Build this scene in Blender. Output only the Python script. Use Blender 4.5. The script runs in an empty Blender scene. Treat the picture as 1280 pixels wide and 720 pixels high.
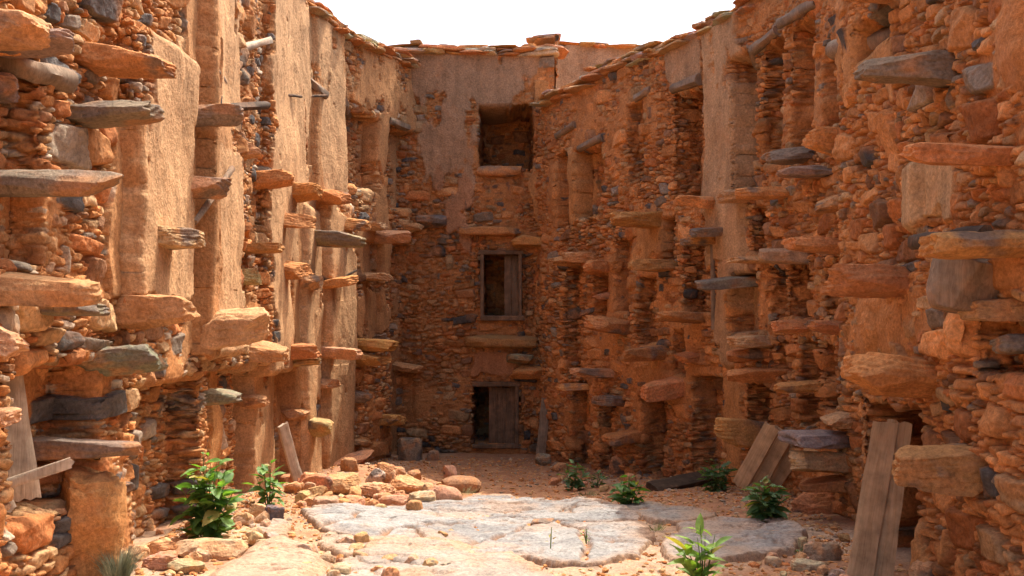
import bpy, math, random
import numpy as np
from mathutils import Vector, Matrix, Euler

SC = bpy.context.scene
COL = SC.collection
rng = np.random.default_rng(11)
random.seed(5)

# ------------------------------------------------------------------ camera model
FPX, CX, HY, CAMZ = 1244.4, 640.0, 400.0, 2.5      # photo pixels (1280 wide), eye height in metres

# ------------------------------------------------------------------ noise
def _h(ix, iy, iz, seed):
    n = (ix.astype(np.int64) * 374761393 + iy.astype(np.int64) * 668265263 + iz.astype(np.int64) * 2147483647 + seed * 144665) & 0xFFFFFFFF
    n = ((n ^ (n >> 13)) * 1274126177) & 0xFFFFFFFF
    n = (n ^ (n >> 16)) & 0xFFFFFFFF
    n = ((n * 2246822519) & 0xFFFFFFFF)
    n = n ^ (n >> 15)
    return n.astype(np.float32) / np.float32(2147483648.0) - np.float32(1.0)

_tr = np.random.default_rng(1234)
_PT = _tr.permutation(4096).astype(np.int32); _TT = (_tr.random(4096) * 2 - 1).astype(np.float32)
def n2(x, y, seed=0):
    x = np.asarray(x, np.float32); y = np.asarray(y, np.float32)
    if x.shape != y.shape: x, y = np.broadcast_arrays(x, y)
    xf = np.floor(x); yf = np.floor(y)
    fx = x - xf; fy = y - yf
    fx = fx * fx * (3 - 2 * fx); fy = fy * fy * (3 - 2 * fy)
    xi = xf.astype(np.int32) + np.int32(seed * 37); yi = yf.astype(np.int32) + np.int32(seed * 11)
    p0 = _PT[xi & 4095]; p1 = _PT[(xi + 1) & 4095]
    a = _TT[(p0 + yi) & 4095]; b = _TT[(p1 + yi) & 4095]; c = _TT[(p0 + yi + 1) & 4095]; d = _TT[(p1 + yi + 1) & 4095]
    a = a + (b - a) * fx; c = c + (d - c) * fx
    return a + (c - a) * fy

def fbm2(x, y, seed=0, octv=4, gain=.5):
    s = 0; a = 1.0; t = 0
    for o in range(octv):
        s = s + np.float32(a) * n2(np.asarray(x, np.float32) * 2 ** o + o * 17.3, np.asarray(y, np.float32) * 2 ** o + o * 9.1, seed + o * 7)
        t += a; a *= gain
    return s / t

def n3(p, seed=0):
    i = np.floor(p); f = p - i; f = f * f * (3 - 2 * f); i = i.astype(np.int64)
    r = 0
    for dx in (0, 1):
        for dy in (0, 1):
            for dz in (0, 1):
                w = (f[:, 0] if dx else 1 - f[:, 0]) * (f[:, 1] if dy else 1 - f[:, 1]) * (f[:, 2] if dz else 1 - f[:, 2])
                r = r + w * _h(i[:, 0] + dx, i[:, 1] + dy, i[:, 2] + dz, seed)
    return r

def fbm3(p, seed=0, octv=3):
    s = 0; a = 1.0; t = 0
    for o in range(octv):
        s = s + a * n3(p * 2 ** o + o * 13.7, seed + o * 5); t += a; a *= .5
    return s / t

def sstep(a, b, x):
    t = np.clip((x - a) / (b - a), 0, 1)
    return t * t * (3 - 2 * t)

# ------------------------------------------------------------------ object helpers
def tag(o, label=None, cat=None, group=None, kind=None):
    if label: o['label'] = label
    if cat: o['category'] = cat
    if group: o['group'] = group
    if kind: o['kind'] = kind
    return o

def empty(name, loc, rz=0.0):
    o = bpy.data.objects.new(name, None); COL.objects.link(o)
    o.location = loc; o.rotation_euler = (0, 0, rz); o.empty_display_size = .1
    return o

def mk(name, verts, faces, mat, loc=(0, 0, 0), parent=None, col=None, plaster=None, smooth=True, sharp=None):
    """verts Nx3 in world coordinates; the object's origin goes to loc"""
    verts = np.asarray(verts, np.float32) - np.asarray(loc, np.float32)
    me = bpy.data.meshes.new(name)
    if isinstance(faces, np.ndarray):
        k = faces.shape[1]
        me.vertices.add(len(verts)); me.vertices.foreach_set('co', verts.ravel())
        me.loops.add(faces.size); me.loops.foreach_set('vertex_index', faces.astype(np.int32).ravel())
        me.polygons.add(len(faces))
        me.polygons.foreach_set('loop_start', np.arange(0, faces.size, k, dtype=np.int32))
        me.update(calc_edges=True)
    else:
        me.from_pydata([tuple(v) for v in verts.tolist()], [], faces)
        me.update()
    me.polygons.foreach_set('use_smooth', np.full(len(me.polygons), smooth))
    if sharp is not None: me.set_sharp_from_angle(angle=math.radians(sharp))
    if col is not None:
        at = me.attributes.new('Col', 'FLOAT_COLOR', 'POINT')
        c = np.ones((len(verts), 4), np.float32); c[:, :3] = col
        at.data.foreach_set('color', c.ravel())
    if plaster is not None:
        at = me.attributes.new('plaster', 'FLOAT', 'POINT')
        at.data.foreach_set('value', np.asarray(plaster, np.float32).ravel())
    me.materials.append(mat)
    o = bpy.data.objects.new(name, me); COL.objects.link(o)
    if parent is not None:
        o.parent = parent; o.location = Vector(loc) - parent.location
    else:
        o.location = loc
    return o

# ------------------------------------------------------------------ materials
def newmat(name):
    m = bpy.data.materials.new(name); m.use_nodes = True
    nt = m.node_tree; b = nt.nodes['Principled BSDF']
    return m, nt, b

def N(nt, t, **kw):
    n = nt.nodes.new(t)
    for k, v in kw.items():
        if k in n.inputs: n.inputs[k].default_value = v
        else: setattr(n, k, v)
    return n

def L(nt, a, b): nt.links.new(a, b)

def mathn(nt, op, a, b=None, c=None):
    n = nt.nodes.new('ShaderNodeMath'); n.operation = op
    for i, v in enumerate((a, b, c)):
        if v is None: continue
        if hasattr(v, 'is_linked') or hasattr(v, 'links'): L(nt, v, n.inputs[i])
        else: n.inputs[i].default_value = v
    return n.outputs[0]

def mixc(nt, f, a, b, mode='MIX'):
    n = nt.nodes.new('ShaderNodeMix'); n.data_type = 'RGBA'; n.blend_type = mode
    for s, v in ((n.inputs[0], f), (n.inputs[6], a), (n.inputs[7], b)):
        if isinstance(v, (int, float)): s.default_value = v
        elif isinstance(v, tuple): s.default_value = v if len(v) == 4 else v + (1,)
        else: L(nt, v, s)
    return n.outputs[2]

def ramp(nt, f, stops):
    n = nt.nodes.new('ShaderNodeValToRGB'); L(nt, f, n.inputs[0])
    el = n.color_ramp.elements
    while len(el) > 1: el.remove(el[-1])
    for i, (p, c) in enumerate(stops):
        e = el[0] if i == 0 else el.new(p)
        e.position = p; e.color = (c if len(c) == 4 else tuple(c) + (1,)) if isinstance(c, tuple) else (c, c, c, 1)
    return n.outputs[0]

def noise(nt, vec, scale, detail=6, rough=.6, dist=0.0):
    n = N(nt, 'ShaderNodeTexNoise', Scale=scale, Detail=detail, Roughness=rough, Distortion=dist)
    L(nt, vec, n.inputs['Vector'])
    return n.outputs['Fac']

def stone_material(name, bump=.35, fine=1.0, dust=(.46, .22, .10)):
    m, nt, b = newmat(name)
    tc = N(nt, 'ShaderNodeTexCoord'); oi = N(nt, 'ShaderNodeObjectInfo')
    add = N(nt, 'ShaderNodeVectorMath', operation='ADD'); L(nt, tc.outputs['Object'], add.inputs[0])
    mul = N(nt, 'ShaderNodeVectorMath', operation='SCALE'); mul.inputs[0].default_value = (13, 7, 5)
    L(nt, oi.outputs['Random'], mul.inputs['Scale']); L(nt, mul.outputs[0], add.inputs[1])
    v = add.outputs[0]
    at = N(nt, 'ShaderNodeAttribute', attribute_name='Col')
    pl = N(nt, 'ShaderNodeAttribute', attribute_name='plaster')
    f1 = noise(nt, v, 7 * fine, 5, .6); f2 = noise(nt, v, 38 * fine, 6, .65); f3 = noise(nt, v, 170 * fine, 3, .6)
    g1 = ramp(nt, f1, [(.25, .80), (.5, 1.0), (.75, 1.18)])
    g2 = ramp(nt, f2, [(.28, .60), (.5, 1.0), (.72, 1.36)])
    g3 = ramp(nt, f3, [(.3, .84), (.5, 1.0), (.7, 1.14)])
    c = mixc(nt, 1.0, at.outputs['Color'], g1, 'MULTIPLY')
    c = mixc(nt, 1.0, c, g2, 'MULTIPLY')
    c = mixc(nt, 1.0, c, g3, 'MULTIPLY')
    # red dust caught on the stone in ragged patches
    fd = noise(nt, v, 3.3 * fine, 7, .7, .4)
    c = mixc(nt, ramp(nt, fd, [(.54, 0.0), (.70, .42)]), c, dust)
    # rain streaks on mud plaster
    mp = N(nt, 'ShaderNodeMapping'); mp.inputs['Scale'].default_value = (3.5, 3.5, .8); L(nt, v, mp.inputs[0])
    fs = noise(nt, mp.outputs[0], 2.2, 6, .65)
    st = ramp(nt, fs, [(.34, .84), (.5, 1.0), (.66, 1.08)])
    c2 = mixc(nt, 1.0, c, st, 'MULTIPLY')
    c = mixc(nt, pl.outputs['Fac'], c, c2)
    L(nt, c, b.inputs['Base Color'])
    b.inputs['Roughness'].default_value = .95
    b.inputs['Specular IOR Level'].default_value = .15
    h = mathn(nt, 'ADD', mathn(nt, 'MULTIPLY', f2, 1.0), mathn(nt, 'MULTIPLY', f3, .35))
    vo = N(nt, 'ShaderNodeTexVoronoi', Scale=26 * fine); vo.feature = 'F1'; L(nt, v, vo.inputs['Vector'])
    h = mathn(nt, 'ADD', h, mathn(nt, 'MULTIPLY', vo.outputs['Distance'], .22))
    h = mathn(nt, 'ADD', h, mathn(nt, 'MULTIPLY', f1, 1.2))
    bp = N(nt, 'ShaderNodeBump', Strength=bump, Distance=.03); L(nt, h, bp.inputs['Height'])
    L(nt, bp.outputs[0], b.inputs['Normal'])
    return m

def wood_material(name, ca, cb, cc):
    m, nt, b = newmat(name)
    tc = N(nt, 'ShaderNodeTexCoord'); oi = N(nt, 'ShaderNodeObjectInfo')
    mp = N(nt, 'ShaderNodeMapping'); mp.inputs['Scale'].default_value = (1, 1, .045); L(nt, tc.outputs['Object'], mp.inputs[0])
    mul = N(nt, 'ShaderNodeVectorMath', operation='SCALE'); mul.inputs[0].default_value = (5, 9, 3)
    L(nt, oi.outputs['Random'], mul.inputs['Scale']); L(nt, mul.outputs[0], mp.inputs['Location'])
    f = noise(nt, mp.outputs[0], 34, 8, .72, 1.6); f2 = noise(nt, tc.outputs['Object'], 6, 5)
    c = ramp(nt, f, [(.22, ca), (.48, cb), (.78, cc)])
    c = mixc(nt, 1.0, c, ramp(nt, f2, [(.3, .6), (.7, 1.25)]), 'MULTIPLY')
    c = mixc(nt, ramp(nt, noise(nt, tc.outputs['Object'], 3, 6, .7), [(.52, 0.0), (.72, .6)]), c, (.36, .17, .08))
    L(nt, c, b.inputs['Base Color']); b.inputs['Roughness'].default_value = .85; b.inputs['Specular IOR Level'].default_value = .2
    bp = N(nt, 'ShaderNodeBump', Strength=.6, Distance=.012); L(nt, f, bp.inputs['Height']); L(nt, bp.outputs[0], b.inputs['Normal'])
    return m

def leaf_material(name, ca, cb):
    m, nt, b = newmat(name)
    at = N(nt, 'ShaderNodeAttribute', attribute_name='Col')
    tc = N(nt, 'ShaderNodeTexCoord')
    f = noise(nt, tc.outputs['Object'], 30, 3)
    c = mixc(nt, 1.0, at.outputs['Color'], ramp(nt, f, [(.3, .75), (.7, 1.2)]), 'MULTIPLY')
    L(nt, c, b.inputs['Base Color']); b.inputs['Roughness'].default_value = .6
    tr = N(nt, 'ShaderNodeBsdfTranslucent'); L(nt, mixc(nt, 1.0, c, (1.5, 1.7, .5), 'MULTIPLY'), tr.inputs['Color'])
    ms = N(nt, 'ShaderNodeMixShader'); ms.inputs[0].default_value = .35
    L(nt, b.outputs[0], ms.inputs[1]); L(nt, tr.outputs[0], ms.inputs[2])
    L(nt, ms.outputs[0], nt.nodes['Material Output'].inputs['Surface'])
    return m

M_WALL = stone_material('rubble masonry', .62, 1.0)
M_ROCK = stone_material('loose stone', .60, 1.0)
M_SLAB = stone_material('pale limestone', .55, .8, dust=(.36, .27, .19))
M_DIRT = stone_material('red earth', .5, 1.2)
M_WOOD = wood_material('weathered timber', (.10, .065, .04), (.24, .165, .105), (.36, .27, .18))
M_TANW = wood_material('sun dried board', (.27, .155, .075), (.47, .29, .15), (.58, .39, .22))
M_BRNW = wood_material('brown old board', (.06, .035, .02), (.15, .09, .052), (.23, .15, .09))
M_PALE = wood_material('bleached timber', (.28, .2, .13), (.48, .37, .26), (.62, .5, .37))
M_DARK = wood_material('dark timber', (.03, .02, .014), (.07, .045, .028), (.13, .085, .05))
M_LEAF = leaf_material('leaf', None, None)
M_DRY = stone_material('dry grass', .0, 1.0, dust=(.26, .23, .14))

# ------------------------------------------------------------------ curves of the walls (plan view)
class Curve:
    def __init__(self, pts, side):
        p = np.array(pts, float); q = []
        P = np.vstack([2 * p[0] - p[1], p, 2 * p[-1] - p[-2]])
        for i in range(1, len(P) - 2):
            t = np.linspace(0, 1, 60, endpoint=False)[:, None]
            a, b_, c, d = P[i - 1], P[i], P[i + 1], P[i + 2]
            m1 = (c - a) / 2; m2 = (d - b_) / 2
            q.append((2 * t**3 - 3 * t**2 + 1) * b_ + (t**3 - 2 * t**2 + t) * m1 + (-2 * t**3 + 3 * t**2) * c + (t**3 - t**2) * m2)
        q = np.vstack(q + [p[-1:]])
        self.p = q
        self.s = np.concatenate([[0], np.cumsum(np.linalg.norm(np.diff(q, axis=0), axis=1))])
        t = np.gradient(q, self.s, axis=0); t /= np.linalg.norm(t, axis=1)[:, None]
        n = np.stack([-t[:, 1], t[:, 0]], 1) * side
        self.n = n; self.t = t; self.len = self.s[-1]
    def at(self, s):
        f = lambda a: np.interp(s, self.s, a)
        return f(self.p[:, 0]), f(self.p[:, 1]), f(self.n[:, 0]), f(self.n[:, 1])
    def s_px(self, px, d=0.0):
        x = self.p[:, 0] + self.n[:, 0] * d; y = self.p[:, 1] + self.n[:, 1] * d
        ok = y > 1.5
        u = CX + x[ok] / y[ok] * FPX; s = self.s[ok]
        o = np.argsort(u)
        return float(np.interp(px, u[o], s[o]))
    def z_py(self, s, py, d=0.0):
        x, y, nx, ny = self.at(s)
        return CAMZ + (HY - py) * (y + ny * d) / FPX

CL = Curve([(-2.96, 2.2), (-2.98, 5.5), (-3.0, 8.4), (-3.1, 11.5), (-3.16, 14.0), (-2.87, 15.8), (-2.42, 17.1), (-1.80, 18.55)], -1)
CA = Curve([(0.45, 18.6), (0.74, 17.5), (1.36, 16.2), (2.09, 14.85), (2.72, 13.6), (3.08, 12.0), (3.26, 10.5), (3.32, 8.7)], -1)
CB = Curve([(3.36, 9.02), (2.99, 9.0), (2.97, 8.0), (2.93, 6.8), (2.88, 5.4), (2.85, 2.2)], -1)
CBK = Curve([(-3.4, 18.4), (-1.6, 18.4), (-.4, 18.4), (.78, 18.4)], -1)

# ------------------------------------------------------------------ ground height
_gy = np.array([-5, 3, 5, 6.5, 8.4, 9.3, 10.5, 11.6, 12.7, 14.0, 15.0, 16.0, 18.0, 30])
_gl = np.array([.80, .80, .78, .72, .62, .58, .50, .42, .32, .20, .13, .08, .04, .0])
_gc = np.array([.70, .70, .68, .64, .56, .52, .45, .36, .26, .14, .08, .05, .02, .0])
_gr = np.array([.70, .70, .68, .65, .60, .58, .54, .48, .36, .22, .14, .09, .04, .0])
def ground0(x, y):
    x = np.asarray(x, float); y = np.asarray(y, float)
    l = np.interp(y, _gy, _gl); c = np.interp(y, _gy, _gc); r = np.interp(y, _gy, _gr)
    t = np.clip(x / 2.6, -1, 1)
    m = .26 * np.exp(-(((x + 2.15) / .75) ** 2 + ((y - 14.1) / .9) ** 2)) + .10 * np.exp(-(((x + 2.75) / .35) ** 2 + ((y - 10.5) / 2.0) ** 2))
    return np.where(t < 0, c + (l - c) * (-t), c + (r - c) * t) + m

def g_px(px, py):
    """photo pixel on the ground -> world point"""
    k = (px - CX) / FPX; lo, hi = 3.0, 19.0
    for _ in range(50):
        m = (lo + hi) / 2
        if CAMZ + (HY - py) * m / FPX > ground0(k * m, m): lo = m
        else: hi = m
    y = (lo + hi) / 2
    return np.array([k * y, y, float(ground0(k * y, y))])

# ------------------------------------------------------------------ rocks
_ico = {}
def ico(sub):
    if sub not in _ico:
        import bmesh
        bm = bmesh.new(); bmesh.ops.create_icosphere(bm, subdivisions=sub, radius=1)
        v = np.array([x.co[:] for x in bm.verts], np.float32)
        f = np.array([[a.index for a in q.verts] for q in bm.faces], np.int32)
        bm.free(); _ico[sub] = (v, f)
    return _ico[sub]

OR = np.array([.50, .222, .080]); TAN = np.array([.50, .298, .142]); RED = np.array([.44, .165, .058]); BRN = np.array([.29, .145, .072])
GRY = np.array([.12, .105, .092]); SLT = np.array([.25, .19, .135]); PALE = np.array([.55, .42, .29]); MUD = np.array([.47, .202, .070])
WHITE = np.array([.60, .55, .48])

_cub = {}
def cube(n):
    """cube surface as an even grid, shared vertices"""
    if n not in _cub:
        V = {}; vs = []; F = []
        def vid(k):
            if k not in V: V[k] = len(vs); vs.append(k)
            return V[k]
        for ax in range(3):
            for sg in (0, n):
                for i in range(n):
                    for j in range(n):
                        def P(u, w):
                            k = [0, 0, 0]; k[ax] = sg; k[(ax + 1) % 3] = u; k[(ax + 2) % 3] = w; return tuple(k)
                        q = [vid(P(i, j)), vid(P(i + 1, j)), vid(P(i + 1, j + 1)), vid(P(i, j + 1))]
                        F.append(q if sg else q[::-1])
        v = np.array(vs, np.float32) / n * 2 - 1
        _cub[n] = (v.astype(np.float32), np.array(F, np.int32))
    return _cub[n]

def rock(Lx, Ly, Lz, seed, sub=4, p=4.0, planes=12, rough=.10, base=OR, dark=.2, taper=0.0, darkc=np.array([.17, .13, .10]), flat=0.0):
    r = np.random.default_rng(seed)
    if sub <= 2: v, f = ico(sub)
    else: v, f = cube(12 if sub == 3 else 22)
    v = v.copy()
    v = v / (np.sum(np.abs(v) ** p, 1) ** (1 / p))[:, None]
    if flat:                       # irregular outline seen from above
        an = np.arctan2(v[:, 1], v[:, 0]); v[:, :2] *= (1 + .04 * np.cos(2 * an + r.uniform(0, 6)) * r.uniform(0, 1) + .06 * np.cos(3 * an + r.uniform(0, 6)))[:, None]
        sh = r.normal(0, .12, 2); v[:, 2] += sh[0] * v[:, 0] + sh[1] * v[:, 1]
    for _ in range(planes):
        n = r.normal(size=3); n[2] *= (.75 if flat else 1.0); n[0] *= (.55 if flat else 1.0); n /= np.linalg.norm(n)
        sup = np.max(v @ n); d = sup * r.uniform(.62, .93)
        e = np.maximum(0, v @ n - d); v = v - e[:, None] * n * r.uniform(.9, 1.0)
    nn = v / np.linalg.norm(v, axis=1)[:, None]
    sc = np.array([Lx, Ly, Lz]) / max(Lx, Ly, Lz)
    q = v * sc
    off = r.uniform(0, 50, 3)
    ly = q[:, 2] * 9 + 1.5 * n3(q * 2 + off, seed + 4)
    ns = fbm3(q * 2.4 + off, seed, 3) * rough * 1.0 + fbm3(q * np.array([6, 6, 14]) + off, seed + 3, 3) * rough * .6 + (np.abs((ly % 1) - .5) - .25) * rough * .55
    v = v + nn * ns[:, None]
    if taper:
        t = np.clip((v[:, 0] + 1) / 2, 0, 1); v[:, 2] *= 1 - taper * t; v[:, 1] *= 1 - taper * .6 * t
    m = fbm3(q * 1.5 + off * 1.3, seed + 9, 4)
    thr = 1 - 2 * dark
    dk = sstep(thr * .5 - .10, thr * .5 + .16, m) * .85 if dark > 0 else np.zeros(len(v))
    c = base * (1 + .14 * r.uniform(-1, 1)) * (1 + .12 * r.uniform(-1, 1, 3))
    c = c * (1 + .22 * fbm3(q * 4 + off, seed + 1, 3))[:, None]
    mw = sstep(.0, .35, fbm3(q * 2.1 - off, seed + 6, 3))[:, None] * .5; c = c * (1 - mw) + MUD * 1.05 * mw
    c = c * (1 - dk[:, None]) + darkc * dk[:, None]
    return v * np.array([Lx, Ly, Lz]) * .5, f, np.clip(c, .01, .9)

def rotz(v, a):
    c, s = math.cos(a), math.sin(a)
    return np.stack([v[:, 0] * c - v[:, 1] * s, v[:, 0] * s + v[:, 1] * c, v[:, 2]], 1)

def rot(v, e): return v @ np.array(Euler(e).to_matrix()).T

# ------------------------------------------------------------------ stone pattern of a wall
def stone_map(Lu, Lz, seed, sizes, pix=.008, palette=None):
    r = np.random.default_rng(seed)
    nx, nz = int(Lu / pix), int(Lz / pix)
    best = np.full((nz, nx), 9.0, np.float32); sec = np.full((nz, nx), 9.0, np.float32)
    idx = np.full((nz, nx), -1, np.int32); occ = np.zeros((nz, nx), bool)
    S = []
    dens = r.uniform(0, 100)
    for (amin, amax, bmin, bmax, tries, frac) in sizes:
        tries = int(tries * Lu * Lz / 100.0)
        if frac:
            fr_ = np.flatnonzero(~occ); pick = fr_[r.integers(0, len(fr_), tries)]
            CXs = (pick % nx + r.random(tries)) * pix; CZs = (pick // nx + r.random(tries)) * pix
        else:
            CXs = r.uniform(0, Lu, tries); CZs = r.uniform(0, Lz, tries)
        for cx, cz in zip(CXs.tolist(), CZs.tolist()):
            ix, iz = int(cx / pix), int(cz / pix)
            if occ[min(iz, nz - 1), min(ix, nx - 1)]: continue
            a = r.uniform(amin, amax); b = r.uniform(bmin, bmax)
            if r.random() < .07: a, b = b, a
            e = 1.55
            x0, x1 = max(0, int((cx - a * e) / pix)), min(nx, int((cx + a * e) / pix) + 2)
            z0, z1 = max(0, int((cz - b * e) / pix)), min(nz, int((cz + b * e) / pix) + 2)
            if x1 - x0 < 2 or z1 - z0 < 2: continue
            X = (np.arange(x0, x1) * pix - cx)[None, :].astype(np.float32); Z = (np.arange(z0, z1) * pix - cz)[:, None].astype(np.float32)
            th = r.normal(0, .10)
            U = (X * math.cos(th) + Z * math.sin(th)) / a; V = (-X * math.sin(th) + Z * math.cos(th)) / b
            ang = np.array([0, 1, 2, 3]) * (math.pi / 2) + r.uniform(-.22, .22, 4); rrs = r.uniform(.88, 1.0, 4)
            k = int(r.integers(1, 4)); ang = np.concatenate([ang, r.integers(0, 4, k) * (math.pi / 2) + math.pi / 4 + r.uniform(-.3, .3, k)]); rrs = np.concatenate([rrs, r.uniform(.92, 1.25, k)])
            q = 0
            for an, rr in zip(ang, rrs):
                q = q + np.maximum(0, (U * math.cos(an) + V * math.sin(an)) / rr) ** 16
            q = q ** (1 / 16)
            ins = q < 1
            cnt = ins.sum()
            if cnt == 0: continue
            if (occ[z0:z1, x0:x1] & ins).sum() > .05 * cnt: continue
            occ[z0:z1, x0:x1] |= ins
            m = ((q - 1) * math.sqrt(a * b)).astype(np.float32)
            bb = best[z0:z1, x0:x1]; ss = sec[z0:z1, x0:x1]; ii = idx[z0:z1, x0:x1]
            w = m < bb
            ss[:] = np.where(w, bb, np.minimum(ss, m)); bb[:] = np.where(w, m, bb); ii[w] = len(S)
            g = math.sqrt(a * b)
            S.append((cx, cz, g, r.uniform(.25, 1.0), r.normal(0, .22), r.normal(0, .28), r.random(), r.random(), r.normal(0, .3), r.normal(0, .3)))
    S = np.array(S + [(0, 0, 1, 0, 0, 0, .5, .5, 0, 0)], np.float32)
    I = idx
    s = S[I]
    U = (np.arange(nx) * pix)[None, :] - s[..., 0]; Z = (np.arange(nz) * pix)[:, None] - s[..., 1]
    g = s[..., 2]
    edge = np.clip((sec - best) * .5, 0, 1)
    rad = np.clip(.20 * g, .008, .022)
    t = np.clip(np.minimum(edge, .012 - best) / rad, 0, 1)
    prof = np.sqrt(1 - (1 - t) ** 2)
    h0 = np.clip(.022 + .42 * g * s[..., 3], .018, .095)
    f1 = h0 + s[..., 4] * U + s[..., 5] * Z
    f2 = h0 * 1.15 + s[..., 8] * U + .25 * Z
    hs = np.clip(np.minimum(f1, f2), .010, .14)
    H = prof * hs
    H = H - .055 * (1 - t) ** 1.4
    H[I < 0] = -.058
    pal = np.array([c for c, w in palette]); cw = np.cumsum([w for c, w in palette]); cw = cw / cw[-1]
    cid = np.searchsorted(cw, s[..., 6])
    nd = len(palette) - 1
    cid = np.where((cid >= nd) & (g < .05), 0, cid)
    C = pal[np.clip(cid, 0, len(pal) - 1)] * (.70 + .55 * s[..., 7])[..., None]
    return H.astype(np.float32), C.astype(np.float32), (t > .05) & (I >= 0)

def samp(A, u, z, pix):
    x = np.clip(u / pix, 0, A.shape[1] - 1.001); y = np.clip(z / pix, 0, A.shape[0] - 1.001)
    xi = x.astype(np.int32); yi = y.astype(np.int32); fx = (x - xi); fy = (y - yi)
    if A.ndim == 3: fx = fx[..., None]; fy = fy[..., None]
    return (A[yi, xi] * (1 - fx) + A[yi, xi + 1] * fx) * (1 - fy) + (A[yi + 1, xi] * (1 - fx) + A[yi + 1, xi + 1] * fx) * fy

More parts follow.
